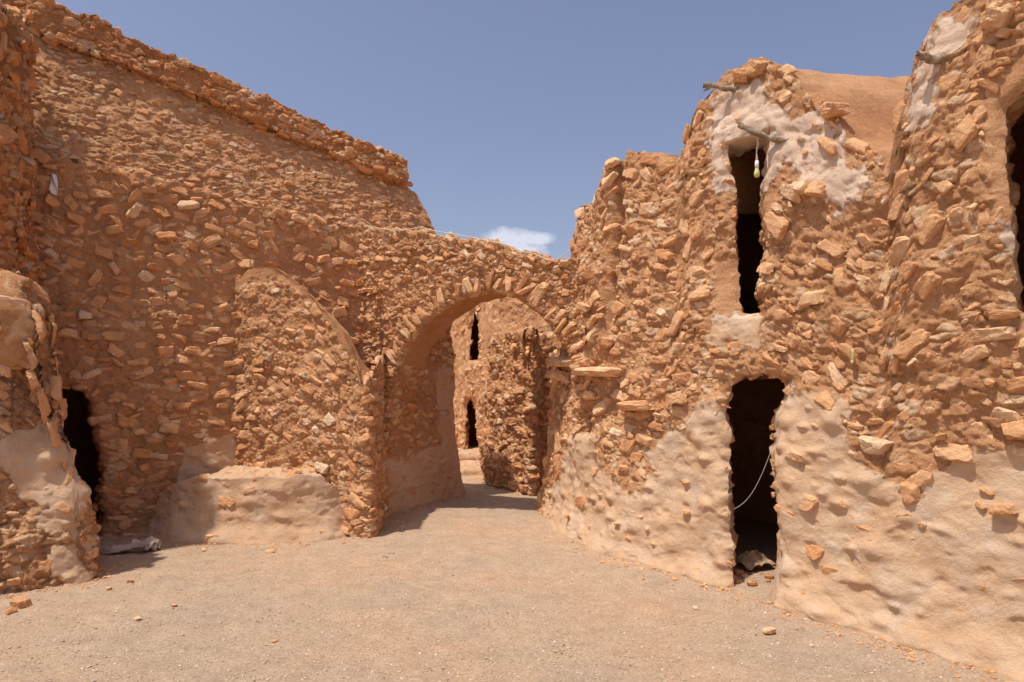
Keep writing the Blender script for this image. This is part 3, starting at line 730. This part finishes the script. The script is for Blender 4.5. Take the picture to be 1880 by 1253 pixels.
for q, d in enumerate(np.linspace(.25, 0, 12)):      # underside
    rowsP.append(np.concatenate([pp + nn * (o0 + .10 - d)[:, None], zl[:, None] + .0], 1)); rowsN.append(np.tile([0, 0, -1.], (len(uu), 1))); rowsV.append(-d + 0 * uu)
for k in np.linspace(.03, 1, nz):
    z = zl + (zt_ - zl) * k; rowsP.append(np.concatenate([pp + nn * (o0 + .10 - .04 * k)[:, None], z[:, None]], 1)); rowsN.append(np.concatenate([nn, 0 * uu[:, None]], 1)); rowsV.append(z - zl)
for d in np.linspace(.03, .55, 14):
    rowsP.append(np.concatenate([pp + nn * (o0 + .06 - d)[:, None], zt_[:, None]], 1)); rowsN.append(np.tile([0, 0, 1.], (len(uu), 1))); rowsV.append(zt_ - zl + d)
for d in np.linspace(.05, .9, 8):
    rowsP.append(np.concatenate([pp + nn * (o0 + .06 - .55)[:, None], zt_[:, None] - d], 1)); rowsN.append(np.concatenate([-nn, 0 * uu[:, None]], 1)); rowsV.append(zt_ - zl + .55 + d)
PP, PN, PV = np.array(rowsP), np.array(rowsN), np.array(rowsV); PU = np.repeat(uu[None], len(PP), 0)
okp = np.ones(PU.shape); okp[-8:] = 0
DP = skin(PP, PN, PU, PV, PU * 0, okp, tone=1., seed=5, n_try=6000, wr=(.07, .22), hr=(.05, .14), course=0, gap=.0, chips=1500, amp=1.1, proud=-.004, rndr=(0, .5))
emit(DP, leftB, 'parapet')

# buttress with quarter-arch outline
BP = Path([(-3.1, 7.40), (-1.40, 6.72), (-1.47, 7.95)], 1, .10)
def offB(u, z): return -.02 * np.clip(z, 0, 9) + .05 * np.exp(-np.clip(z, 0, 9) * 4)
ucor = 1.83
tB = BP.uzs([(444, 512), (456, 494), (480, 487), (510, 494), (540, 511), (572, 540), (602, 573), (630, 612), (650, 652), (662, 700)], offB).tolist()
tB += [[ucor - .06, tB[-1][1] - .02], [ucor + .1, tB[-1][1] + .02], [BP.L, tB[-1][1] + .3]]
butt = thing('buttress', 'quarter-arch rubble stone buttress with curved top leaning against the left building', 'buttress', (-1.9, 6.9, 0))
def TB(u): return np.where(u < ucor, .2 + .5 * u, .2)
plB_ = lambda U, V, P: sst(.03, -.04, sdf(BP.uzs([(420, 1100), (420, 860), (500, 872), (580, 880), (606, 905), (612, 960), (625, 1100)], offB), U, V) + .05 * fbm(P * 5, 3))
DB = wall(BP, tB, .012, offB, T=lambda u: np.clip(TB(u), .2, 1.1), drop=.3, plf=plB_, topwob=.02, seed=6, n_try=7000, wr=(.06, .26), hr=(.035, .12), course=.10, jit=.28, gap=.006, chips=1400,
          okf=lambda U, V, P: np.clip(1.15 - .85 * sst(1.7, 2.4, V), .2, 1) * sst(.08, .15, np.interp(U, [q[0] for q in tB], [q[1] for q in tB]) - V + .2 * (U > ucor)), tone=.15, clod=.6, rndr=(.1, .9), nb=30, smf=lambda U, V, P, f: sst(.16, .07, np.interp(U, [q[0] for q in tB], [q[1] for q in tB]) - V) * (U < ucor - .1) * .8, back=(-.16, .985),
          pre=[(1.62, .22, .30, .17, .1, .02), (1.68, .52, .33, .2, -.05, .02), (1.55, .08, .2, .08, 0, .02)])
emit(DB, butt)

# plastered bench at the foot of the buttress
bench = thing('bench', 'low plastered masonry bench along the foot of the left wall', 'bench', (-2.5, 6.8, 0))
KP = Path([(-3.75, 7.05), (-3.35, 6.68), (-2.9, 6.60), (-2.2, 6.58), (-1.80, 6.66), (-1.66, 6.9)], 1, .22)
tk = np.array([[0, .30], [.35, .50], [.8, .60], [KP.L - .35, .60], [KP.L - .12, .50], [KP.L, .30]])
DK = wall(KP, tk, .012, lambda u, z: .08 * np.exp(-np.clip(z, 0, 1) * 7) - .12 * z, T=.75, rise=.06, drop=.05, plf=lambda U, V, P: U * 0 + 1, topwob=.015, seed=8, n_try=1500, wr=(.1, .3), hr=(.05, .12), course=.14, gap=.02,
          okf=lambda U, V, P: U * 0 + .7, chips=0, tone=.25, peek=.3, smf=lambda U, V, P, f: U * 0)
DK['pl'][:DK['nb']] = 1
emit(DK, bench, 'bench_core')

# ================================================================== NEAR LEFT: pier and side wall
pier = thing('stone_pier', 'chest-high rough pier at the left edge, plastered, beside the low dark doorway', 'pier', (-3.5, 5.3, 0))
NP = Path([(-5.3, 4.25), (-3.95, 4.90), (-3.42, 5.24), (-3.32, 5.42), (-3.8, 5.95), (-4.9, 6.5)], 1, .18)
def offN(u, z): return .07 * np.exp(-np.clip(z, 0, 9) * 3) - .25 * np.clip(z - .25, 0, 9)
tN = NP.uzs([(2, 535), (30, 512), (55, 520), (74, 548), (88, 590), (97, 640), (104, 700)], offN).tolist()
uk = NP.uz(100, 700, offN)[0]
tN = [[0, 2.2], [NP.uz(2, 620)[0] - .2, 2.25]] + tN + [[uk + .25, 1.65], [NP.L, 1.8]]
plN = lambda U, V, P: sst(.05, -.05, sdf(NP.uzs([(-200, 800), (30, 800), (70, 770), (110, 800), (170, 1100), (110, 1100), (95, 960), (40, 920), (10, 880), (-200, 880)], offN), U, V) + .16 * fbm(P * 5, 4)) * .9
DN = wall(NP, tN, .0125, offN, T=.9, rise=.45, drop=.2, plf=plN, topwob=.05, seed=9, n_try=4500, wr=(.08, .3), hr=(.05, .15), course=.13, jit=.35, gap=.008, chips=500, tone=.35, peek=.15, rndr=(.1, .9), amp=1.9, cov=.1)
emit(DN, pier)
for k, (px, py, w, h, d, o) in enumerate([(34, 568, .30, .20, .28, -.03), (18, 668, .3, .12, .22, .0)]):
    c, n, t = P3(NP, px, py, offN, o); slab(pier, 'cap_stone', c, t, n, (w, d, h), k + 1, .05 * k, 0, rnd=.8, tone=.2)
side = thing('side_wall', 'tall rough stone wall rising behind the pier at the far left, in shade', 'wall', (-4.3, 5.9, 0))
SP = Path([(-4.56, 6.75), (-4.08, 5.75), (-3.72, 4.6), (-3.5, 3.6)], -1, .12)
SP = Path([(-4.62, 6.75), (-4.20, 5.85), (-4.18, 5.6), (-4.6, 5.2)], -1, .12)
tS = np.array([[0, 5.1], [.5, 4.9], [1.2, 4.75], [2.6, 4.7]])
DS = wall(SP, tS, .0135, lambda u, z: -.03 * z, T=.6, drop=.3, topwob=.09, seed=10, n_try=4000, wr=(.09, .3), hr=(.05, .16), course=.14, jit=.3, gap=.008, chips=600, tone=1.5, amp=1.7, proud=.015, rndr=(0, .8))
emit(DS, side)

# ================================================================== ARCHWAY
AP = Path([(-1.95, 8.16), (.85, 6.89)], 1, .02)
nA = AP.nrm(np.array([1.]))[0]
outl = [(690, 985), (700, 940), (704, 860), (712, 780), (722, 720), (735, 672), (755, 630), (795, 583), (845, 550), (895, 538), (940, 545), (985, 574), (1015, 608), (1040, 648), (1048, 700), (1052, 985)]
aO = AP.uzs(outl); aO = ragged(aO, .012, .02, False, 9)
hole = np.concatenate([aO, [[aO[-1][0], -.6], [aO[0][0], -.6]]])
tA = AP.uzs([(650, 420), (700, 422), (760, 428), (800, 434), (850, 440), (900, 452), (950, 462), (985, 474), (1020, 482), (1056, 474), (1100, 470)])
cA = AP.uz(895, 690); vs = []
rsv = np.random.RandomState(5); seg = aO[(aO[:, 1] > AP.uz(735, 700)[1])]
dd = np.concatenate([[0], np.cumsum(np.linalg.norm(np.diff(seg, axis=0), axis=1))]); s = .03
while s < dd[-1] - .02:
    w = rsv.uniform(.06, .105); q = np.array([np.interp(s, dd, seg[:, k]) for k in (0, 1)]); q2 = np.array([np.interp(s + .03, dd, seg[:, k]) for k in (0, 1)])
    t = (q2 - q) / (np.linalg.norm(q2 - q) + 1e-9); nrm = np.array([-t[1], t[0]])
    if np.dot(nrm, q - np.array(cA)) < 0: nrm = -nrm
    l = rsv.uniform(.18, .30); c = q + nrm * (l / 2 + .015)
    ang = math.atan2(nrm[1], nrm[0]) + rsv.normal(0, .12)
    ang = (ang + math.pi / 2) % math.pi - math.pi / 2
    vs.append((c[0], c[1], l, w, ang, rsv.uniform(.018, .04))); s += w * 1.02
archw = thing('archway', 'rubble stone arch spanning the lane between the left building and the granaries', 'archway', (-.4, 7.5, 0))
DA = wall(AP, tA, .010, T=.5, drop=.35, holes=[hole], topwob=.035, seed=12, n_try=9000, wr=(.05, .19), hr=(.03, .085), course=.085, jit=.34, gap=-.006, chips=1800, tone=.1, pre=vs, nb=30, clod=.9, bsc=(9, 9, 17), rndr=(.15, 1))
emit(DA, archw, 'arch_face')
tA_ = None
PW = Path([(-1.50, 7.88), (-.74, 9.30), (-1.25, 9.65), (-2.6, 9.9)], 1, .10)
passw = thing('passage_wall', 'shaded stone wall with plastered foot just behind the left leg of the arch', 'wall', (-1.1, 8.6, 0))
plPW = lambda U, V, P: np.maximum(sst(.10, -.05, P[..., 2] - (.62 + .45 * perlin(P * 1.2))), sst(1.05, 1.25, U + .2 * perlin(P * 3)) * sst(1.85, 1.6, V) * .95)
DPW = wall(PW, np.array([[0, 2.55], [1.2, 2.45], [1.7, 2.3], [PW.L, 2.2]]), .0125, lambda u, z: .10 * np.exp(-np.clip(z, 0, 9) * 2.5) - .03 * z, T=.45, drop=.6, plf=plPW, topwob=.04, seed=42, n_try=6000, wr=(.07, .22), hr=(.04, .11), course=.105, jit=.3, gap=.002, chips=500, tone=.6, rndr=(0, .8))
emit(DPW, passw)
ring = opening_with(DA, AP, aO, archw, None, .52, 0, .6, 41, closed=False, ndir=nA, room=False, name='passage_lining',
        plf=lambda P: np.maximum(sst(.10, -.05, P[..., 2] - (.75 + .35 * perlin(P * 1.2))) , sst(8.45, 8.75, P[..., 1]) * sst(1.75, 1.5, P[..., 2]) * .9) * (P[..., 0] < 0), n_try=2500, wr=(.07, .2), chips=100, course=.1, jit=.3, clod=.8, smp=lambda P: .7 * sst(1.5, 1.8, P[..., 2]), okmul=lambda P: sst(1.75, 1.5, P[..., 2]),
        rndr=(0, .8), peek=.2)

# ================================================================== BEYOND THE ARCH
rough = thing('rubble_wall', 'rough stone wall in the shade just past the arch, masonry courses along its top', 'wall', (0, 9.5, 0))
QP = Path([(-.12, 11.6), (-.31, 10.3), (0.02, 9.6), (.27, 9.08), (.36, 9.6), (1.1, 9.7)], 1, .10)
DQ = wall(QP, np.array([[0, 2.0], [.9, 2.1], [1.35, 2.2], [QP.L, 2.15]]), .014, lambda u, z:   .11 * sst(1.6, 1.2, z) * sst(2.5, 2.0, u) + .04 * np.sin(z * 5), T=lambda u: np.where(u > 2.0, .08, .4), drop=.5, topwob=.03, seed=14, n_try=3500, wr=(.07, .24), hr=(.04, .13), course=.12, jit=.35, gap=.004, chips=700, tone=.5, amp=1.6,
          plf=lambda U, V, P: U * 0)
emit(DQ, rough)
farB = thing('granary_building', 'farthest building seen through the arch, mud faced with two narrow slit doorways', 'building', (-1, 13, 0))
EP = Path([(-2.9, 16.4), (-1.19, 13.5), (-.40, 11.9), (.5, 11.0), (2.6, 10.4)], 1, .2)
e1 = rag(EP, [(854, 662), (852, 600), (856, 570), (863, 560), (871, 574), (872, 620), (873, 664)], None, .015, 11)
e2 = rag(EP, [(852, 845), (850, 780), (848, 745), (856, 728), (864, 742), (870, 775), (876, 838), (877, 850)], None, .02, 12)
plE_ = lambda U, V, P: U * 0
smE = lambda U, V, P, f: np.clip(.55 + .9 * perlin(P * .9 + 3), .1, .9) * sst(.6, 1.4, V)
DE = wall(EP, np.array([[0, 3.75], [EP.uz(860, 600)[0], 3.6], [EP.uz(960, 600)[0], 3.05], [EP.L, 2.9]]), .016, lambda u, z: -.04 * z, T=.6, drop=.5, holes=[e1, e2], topwob=.06, seed=15, n_try=5000, wr=(.07, .24), hr=(.04, .11), course=.13, jit=.3, gap=.01, chips=900, tone=.1, clod=.25,
          okf=lambda U, V, P: np.clip(.02 + .75 * sst(.1, .4, perlin(P * .9 + 8)) + .8 * sst(1.3, .6, V), 0, 1) * (1 - .9 * sst(1.6, 1.9, V) * (P[..., 0] > -.3)), smf=smE)
emit(DE, farB)
opening_with(DE, EP, e1, farB, None, .35, 1.5, .1, 51, ndir=vd(866) * .7 + EP.nrm(np.array([e1[:, 0].mean()]))[0] * .3, grow=(.4, .1), n_try=400); opening_with(DE, EP, e2, farB, None, .35, 1.5, .1, 52, ndir=vd(866) * .7 + EP.nrm(np.array([e2[:, 0].mean()]))[0] * .3, grow=(.4, .1), n_try=400)
for k, (y0, h) in enumerate([(10.9, .10), (12.1, .20)]):
    st = thing('stone_step', ['lower worn earth step across the lane beyond the arch', 'upper worn earth step at the foot of the far building'][k], 'step', (-.9, y0, 0), 'steps beyond the arch')
    xs, ys = np.linspace(-1.9, .0, 80), np.concatenate([[y0, y0 + .01, y0 + .03], np.linspace(y0 + .06, y0 + (1.15 if k == 0 else 3.5), 30)])
    X, Y = np.meshgrid(xs, ys); Zs = np.where(np.arange(len(ys))[:, None] == 0, -.1, h) * np.ones_like(X) ; Zs[1] = h * .5
    Y = Y + .06 * perlin(np.stack([X * 3, X * 0, X * 0 + k], -1)); Zs = Zs + .02 * fbm(np.stack([X * 4, Y * 4, X * 0], -1), 3)
    n_ = X.size; mesh_obj('tread', np.stack([X, Y, Zs], -1).reshape(-1, 3), [(gridfaces(*X.shape), 0)], [EARTH], st, dict(pl=np.full(n_, .55), tone=np.zeros(n_), rnd=np.zeros(n_)))

# ================================================================== SMALL THINGS
def solo(name, label, cat, V, Fs, mats, loc, attrs=None, group=None, kind=None, smooth=True):
    V = np.asarray(V) - np.array(loc); o = mesh_obj(name, V, Fs, mats, None, attrs, smooth); o.location = loc
    o['label'] = label; o['category'] = cat
    if group: o['group'] = group
    if kind: o['kind'] = kind
    return o
def cloth_sheet(ctr, size, fn, rot, thick=.004, n=60):
    a, b = np.meshgrid(np.linspace(-.5, .5, n), np.linspace(-.5, .5, n)); x, y, z = fn(a, b)
    c, s_ = math.cos(rot), math.sin(rot); X = ctr[0] + size * (x * c - y * s_); Y = ctr[1] + size * (x * s_ + y * c); Z = ctr[2] + size * z
    top = np.stack([X, Y, Z], -1); bot = top - np.array([0, 0, thick]); V = np.concatenate([top.reshape(-1, 3), bot.reshape(-1, 3)])
    f = gridfaces(n, n); idx = np.arange(n * n).reshape(n, n); ring = np.concatenate([idx[0, :], idx[1:, -1], idx[-1, -2::-1], idx[-2:0:-1, 0]]); r2 = np.roll(ring, -1)
    return V, [(f, 0), (f[:, ::-1] + n * n, 0), (np.stack([ring, ring + n * n, r2 + n * n, r2], 1), 0)]
# sack by the left doorway
c = G3(240, 1012)
def sackf(a, b):
    r = .10 * np.sin(b * 15 + a * 2) * (1 - np.abs(a)) ; x = a + .1 * np.sin(b * 5); y = b * .42 + .06 * np.sin(a * 7)
    z = .10 + .075 * np.sin(b * 13 + 1.5 * a) + .07 * (a + .3) + .03 * fbm(np.stack([a * 6, b * 6, a * 0], -1), 3); return x, y, np.maximum(z, .01)
V1, F1 = cloth_sheet(c, .40, sackf, .05, .006)
def sackg(a, b):
    x = .30 + a * .55; y = .16 + b * .30; z = .20 + .05 * np.cos(b * 6) + .05 * a + .04 * np.sin(a * 9) + .02 * fbm(np.stack([a * 8, b * 8, a * 0 + 5], -1), 3); return x - .05, y, z
V2, F2 = cloth_sheet(c, .42, sackg, .05, .05)
sack = thing('sack', 'crumpled pale grey sack lying on the ground by the low left doorway', 'sack', tuple(c))
mesh_obj('sacking', np.concatenate([V1, V2]), F1 + [(f + len(V1), m) for f, m in F2], [CLOTH], sack)
# heap of rags and rubble inside the right ground doorway
c = G3(1388, 1048)
def ragf(a, b): return a, b * .8, .16 + .25 * np.exp(-(a * a + b * b) * 5) * (1 + .6 * perlin(np.stack([a * 6, b * 6, a * 0], -1))) - .2 * (a * a + b * b) + .06 * np.abs(np.sin(a * 9 + b * 5))
V1, F1 = cloth_sheet(c + np.array([.02, .12, 0]), .30, ragf, .4, .006)
o = solo('cloth_rag', 'crumpled brownish rag on the floor just inside the right ground doorway', 'rag', V1, F1, [simple('brown_sacking', (.34, .22, .13), (.46, .32, .21), 40, .95)], tuple(c))
# bulb in the upper doorway
b0, n, t = P3(RP, 1405, 258, offR, .10)
lamp = thing('light_bulb', 'bare bulb on a twisted flex hanging at the upper doorway of the domed granary', 'light bulb', tuple(b0))
b1, _, _ = P3(RP, 1408, 300, offR, .10); b1[:2] = b0[:2]
k = np.linspace(0, 1, 12)[:, None]; pts = b0 + (b1 - b0) * k + np.array([.004, 0, 0]) * np.sin(k * 9)
tube('flex', pts, .0035, CABLE, lamp, 6); pts2 = pts + np.array([.010, 0, 0]) * np.sin(k * 5); tube('flex', pts2, .003, CABLE, lamp, 6)
def lathe(c, prof, seg=20):
    an = np.linspace(0, 2 * math.pi, seg, endpoint=False); V = [[c[0] + r * math.cos(q), c[1] + r * math.sin(q), c[2] + z] for r, z in prof for q in an]
    return np.array(V), gridfaces(len(prof), seg, closed=True)
v, f = lathe(b1, [(.001, .012), (.013, .010), (.015, -.02), (.014, -.045), (.001, -.046)]); mesh_obj('socket', v, [(f, 0)], [WHITE], lamp)
glass = simple('yellowed_glass', (.55, .52, .14), (.70, .68, .30), 8, .2)
v, f = lathe(b1 - np.array([0, 0, .045]), [(.012, 0), (.015, -.015), (.021, -.035), (.022, -.052), (.016, -.068), (.001, -.075)]); mesh_obj('bulb', v, [(f, 0)], [glass], lamp)
# wire across the lower doorway
w0, n, t = P3(RP, 1424, 815, offR, .02); w1, _, _ = P3(RP, 1348, 935, offR, .0)
k = np.linspace(0, 1, 30)[:, None]; pts = w0 + (w1 - w0) * k; pts[:, 2] -= .10 * np.sin(k[:, 0] * math.pi)
V_ = tube('wire', pts - np.array(w0), .0018, CABLE); V_.location = w0; V_['label'] = 'thin pale wire sagging across the right ground doorway'; V_['category'] = 'wire'
# cable over the arch
pts = [P3(AP, px, py, None, .05)[0] for px, py in [(676, 418), (700, 423), (730, 427), (757, 425), (775, 420), (800, 428), (850, 436), (900, 446), (945, 456), (960, 466), (985, 470), (1010, 482), (1030, 478), (1050, 462)]]
pts = np.array(pts); kk = np.linspace(0, len(pts) - 1, 90); pts = np.stack([np.interp(kk, np.arange(len(pts)), pts[:, q]) for q in range(3)], 1); pts[:, 2] += .012
ker = np.hanning(9)[1:-1]; ker /= ker.sum(); pp_ = np.pad(pts, ((3, 3), (0, 0)), 'edge'); pts = np.stack([np.convolve(pp_[:, q], ker, 'valid') for q in range(3)], 1)
o = tube('cable', pts - pts[0], .005, CABLE); o.location = pts[0]; o['label'] = 'pale cable lying along the top of the arch'; o['category'] = 'cable'
# plastic scrap on the left wall
c, n, t = P3(MP, 101, 342, offM, .07)
a, b = np.meshgrid(np.linspace(-.5, .5, 14), np.linspace(-.5, .5, 20)); w = .07 * (1 - .6 * np.abs(b + .2))
G = c + t * (a * w)[..., None] + np.array([0, 0, .20]) * b[..., None] + n * (.02 * np.sin(a * 6 + b * 7))[..., None]
Vt = np.concatenate([G.reshape(-1, 3), (G - n * .003).reshape(-1, 3)]); ff = gridfaces(20, 14)
solo('plastic_scrap', 'torn white plastic scrap caught high on the left wall', 'plastic scrap', Vt, [(ff, 0), (ff[:, ::-1] + 280, 0)], [WHITE], tuple(c))
# loose stones, each its own
LOOSE = [(38, 1120, .13, 'orange lump of stone, larger of two at the bottom left edge'), (18, 1132, .08, 'small orange stone fallen beside the larger lump at the left edge'),
         (250, 1148, .07, 'flat pale stone alone on the gravel left of centre'), (497, 1015, .09, 'flat grey pebble at the foot of the plastered bench'),
         (376, 1010, .07, 'small buff stone in the shadow near the sack'), (1412, 1158, .10, 'flat pale stone on the gravel in front of the right plaster wall'),
         (1277, 1113, .05, 'small pale stone on the gravel before the right ground doorway'), (319, 1120, .05, 'pale chip beside a yellow speck on the left gravel'),
         (505, 1186, .04, 'tiny buff chip low in the left foreground'), (925, 895, .06, 'dark pebble on the lane under the arch'),
         (240, 1072, .07, 'dark stone at the edge of the pier shadow'), (200, 1085, .06, 'pale flake of stone at the tip of the pier base'),
         (55, 1078, .14, 'buff stone resting against the foot of the left pier'), (1490, 1180, .035, 'small chip right of the flat pale stone'),
         (1750, 1195, .08, 'pale stone touching the base of the right plaster wall')]
for k, (px, py, sz, lab) in enumerate(LOOSE):
    c = G3(px, py); v, f = place(FULL[3][k % 16], c + np.array([0, 0, sz * .16]), np.array([1., 0, 0]), np.array([0, 1., 0]), np.array([0, 0, 1.]), (sz, sz * .75, sz * (.7 if k in (0, 1, 12) else .38)), 0)
    ang = k * 1.3; r = np.array([[math.cos(ang), -math.sin(ang), 0], [math.sin(ang), math.cos(ang), 0], [0, 0, 1]]); v = (v - c) @ r.T + c
    solo('loose_stone', lab, 'stone', v, [(f, 0)], [STONE], tuple(c), dict(rnd=np.full(len(v), [.3, .25, .8, .6, .6, .9, .95, .8, .6, .1, .2, .7, .5, .8, .85][k]), pl=np.zeros(len(v)), tone=np.zeros(len(v))), 'loose stones on the ground')
# rubble in the right doorway
rs = np.random.RandomState(77)
for k in range(14):
    px, py = rs.uniform(1350, 1418), rs.uniform(1035, 1075); c = G3(px, py); sz = rs.uniform(.03, .09)
    v, f = place(FULL[3][k % 16], c + np.array([0, 0, sz * .2]), np.array([1., 0, 0]), np.array([0, 1., 0]), np.array([0, 0, 1.]), (sz, sz * .8, sz * .5), 0)
    solo('rubble_stone', 'small broken stone on the threshold of the right ground doorway', 'stone', v, [(f, 0)], [STONE], tuple(c), dict(rnd=np.full(len(v), rs.rand() * .8), pl=np.zeros(len(v)), tone=np.zeros(len(v))), 'broken stones in the doorway')
for k, (x0, y0, x1, y1, lab) in enumerate([(703, 1025, 713, 1028, 'short dark twig left of the other one on the gravel'), (713, 1021, 724, 1022, 'short dark twig right of the other one on the gravel')]):
    a, b = G3(x0, y0), G3(x1, y1); p = a + (b - a) * np.linspace(0, 1, 6)[:, None] + np.array([0, 0, .006]); o = tube('twig', p - a, .004, WOOD, None, 6, .3, k); o.location = a
    o['label'] = lab; o['category'] = 'twig'; o['group'] = 'twigs on the gravel'
# gravel
rs = np.random.RandomState(9)
def gravel(n, smin, smax, protos, zfac, pyr):
    Vs, Fs, rn, base = [], [], [], 0
    py = rs.uniform(*pyr, n) ; Y = CH * F / (py - HZ); X = (rs.uniform(-60, 1940, n) - CX) / F * Y
    sz = smin * (smax / smin) ** (rs.beta(1, 2.6, n)); Z = gz(X, Y); an = rs.uniform(0, 6.3, n); rr = rs.beta(1.6, 1.6, n)
    for q in range(n):
        P, Fa = protos[q % len(protos)]; c, s_ = math.cos(an[q]), math.sin(an[q]); d = sz[q] / 2
        x, y, z = P[:, 0] * d, P[:, 1] * d * .8, P[:, 2] * d * zfac
        Vs.append(np.stack([X[q] + x * c - y * s_, Y[q] + x * s_ + y * c, Z[q] + z + d * .15], 1)); Fs.append(Fa + base); base += len(P); rn.append(np.full(len(P), rr[q]))
    return np.concatenate(Vs), np.concatenate(Fs), np.concatenate(rn)
def debris(specs):
    Vs, Fs, rn, base = [], [], [], 0
    for path, u0, u1, n, out0 in specs:
        for q in range(int(n * 1.6)):
            u = np.array([rs.uniform(u0, u1)]); d = out0 + abs(rs.normal(0, .12)); p = path.pos(u)[0] + path.nrm(u)[0] * d
            P, Fa = FULL[3][q % 16] if q % 4 == 0 else FULL[1][q % 14]; sz = .008 * (6 ** rs.beta(1, 2.6)) * (1.3 if q % 4 == 0 else 1) / 2; an = rs.uniform(0, 6.3); c, s_ = math.cos(an), math.sin(an)
            x, y, z = P[:, 0] * sz, P[:, 1] * sz * .8, P[:, 2] * sz * .6; zz = gz(p[0], p[1])
            Vs.append(np.stack([p[0] + x * c - y * s_, p[1] + x * s_ + y * c, zz + z + sz * .2], 1)); Fs.append(Fa + base); base += len(P); rn.append(np.full(len(P), rs.uniform(.2, .8)))
    return np.concatenate(Vs), np.concatenate(Fs), np.concatenate(rn)
Vd, Fd, rd = debris([(RP, 1.5, 7.6, 900, .09), (MP, 2.4, 3.6, 160, .05), (KP, .2, 3., 300, .08), (NP, .2, 2.6, 350, .08), (BP, 1.5, 2.6, 120, .05), (PW, 0, 1.6, 200, .10), (QP, 1., 3., 200, .1)])
o = mesh_obj('rubble_debris', Vd, [(Fd, 0)], [STONE], None, dict(rnd=rd, pl=rd * 0, tone=rd * 0), smooth=False)
o['kind'] = 'stuff'; o['label'] = 'stone crumbs and fallen chips lying along the feet of the walls'; o['category'] = 'rubble'
V1, F1, r1 = gravel(20000, .005, .026, FULL[1], .6, (880, 1262))
PEB = simple('x', (1, 1, 1), (1, 1, 1)); bpy.data.materials.remove(PEB)
def make_pebble():
    m, t, b = nt('pebbles'); r = attr(t, 'rnd')
    L(t, ramp(t, r, [(0, (.26, .18, .12)), (.3, (.44, .31, .21)), (.7, (.60, .46, .34)), (1, (.78, .68, .57))]), b.inputs['Base Color']); return m
o = mesh_obj('gravel', V1, [(F1, 0)], [make_pebble()], None, dict(rnd=r1), smooth=False)
o['kind'] = 'stuff'; o['label'] = 'loose gravel and small chips scattered over the lane'; o['category'] = 'gravel'

# ================================================================== LIGHT, SKY, CAMERA
SUN_EL, SUN_AZ = 69.0, (-.82, -.572)
S = Vector((SUN_AZ[0] * math.cos(math.radians(SUN_EL)), SUN_AZ[1] * math.cos(math.radians(SUN_EL)), math.sin(math.radians(SUN_EL)) * math.hypot(*SUN_AZ))).normalized()
sd = bpy.data.lights.new('sun', 'SUN'); sd.energy = 3.8; sd.angle = math.radians(1.2); sd.color = (1, .948, .878)
so = bpy.data.objects.new('sun', sd); COL.objects.link(so); so.rotation_euler = (-S).to_track_quat('-Z', 'Y').to_euler()
w = bpy.data.worlds.new('World'); SC.world = w; w.use_nodes = True; t = w.node_tree
bg = t.nodes['Background']; sky = N(t, 'ShaderNodeTexSky'); sky.sky_type = 'NISHITA'; sky.sun_disc = False
sky.sun_elevation = math.asin(S.z); sky.sun_rotation = math.atan2(S.x, S.y); sky.air_density = 1.0; sky.dust_density = 2.5; sky.ozone_density = 2.5
hs = N(t, 'ShaderNodeHueSaturation'); hs.inputs['Saturation'].default_value = .85; hs.inputs['Hue'].default_value = .515; hs.inputs['Value'].default_value = .95; L(t, sky.outputs[0], hs.inputs['Color'])
# one small cloud low over the arch
tc = N(t, 'ShaderNodeTexCoord').outputs['Generated']
sx = N(t, 'ShaderNodeSeparateXYZ'); L(t, tc, sx.inputs[0])
ya = math_(t, 'MAXIMUM', sx.outputs[1], .05); ax_ = math_(t, 'DIVIDE', sx.outputs[0], ya); az_ = math_(t, 'DIVIDE', sx.outputs[2], ya)
nc = noise(t, tc, 26, 7, .62); nc2 = noise(t, tc, 9, 3, .5)
def cl(cx, cy, rx, ry):
    a = math_(t, 'POWER', math_(t, 'DIVIDE', math_(t, 'SUBTRACT', ax_, cx), rx), 2); b = math_(t, 'POWER', math_(t, 'DIVIDE', math_(t, 'SUBTRACT', az_, cy), ry), 2)
    return math_(t, 'SUBTRACT', 1, math_(t, 'ADD', a, b))
c1 = cl((920 - CX) / F, (690 - 436) / F, 55 / F, 22 / F); c2 = cl((975 - CX) / F, (690 - 438) / F, 48 / F, 14 / F); c3 = cl((925 - CX) / F, (690 - 462) / F, 85 / F, 22 / F)
cm = math_(t, 'MAXIMUM', math_(t, 'MAXIMUM', c1, c2), math_(t, 'MULTIPLY', c3, .7))
cm = math_(t, 'ADD', cm, math_(t, 'MULTIPLY', math_(t, 'SUBTRACT', nc, .5), 3.2))
cm = math_(t, 'MULTIPLY', ramp(t, cm, [(.0, (0, 0, 0)), (.9, (1, 1, 1))]), math_(t, 'GREATER_THAN', sx.outputs[1], .1))
cmix = mix(t, math_(t, 'MULTIPLY', cm, .52), hs.outputs[0], (7.6, 7.3, 7.7))
L(t, cmix, bg.inputs['Color']); bg.inputs['Strength'].default_value = .128
cam = bpy.data.cameras.new('camera'); co_ = bpy.data.objects.new('camera', cam); COL.objects.link(co_); SC.camera = co_
co_.location = (0, 0, CH); co_.rotation_euler = (math.radians(90), 0, 0)
cam.sensor_width = 36; cam.lens = 36 * F / 1880; cam.shift_y = (HZ - 1253 / 2) / 1880; cam.clip_end = 3000; cam.clip_start = .05
SC.view_settings.view_transform = 'Standard'; SC.view_settings.look = 'None'; SC.view_settings.exposure = 0.16; SC.view_settings.gamma = 1
SC.cycles.max_bounces = 8; SC.cycles.diffuse_bounces = 4; SC.cycles.use_denoising = True
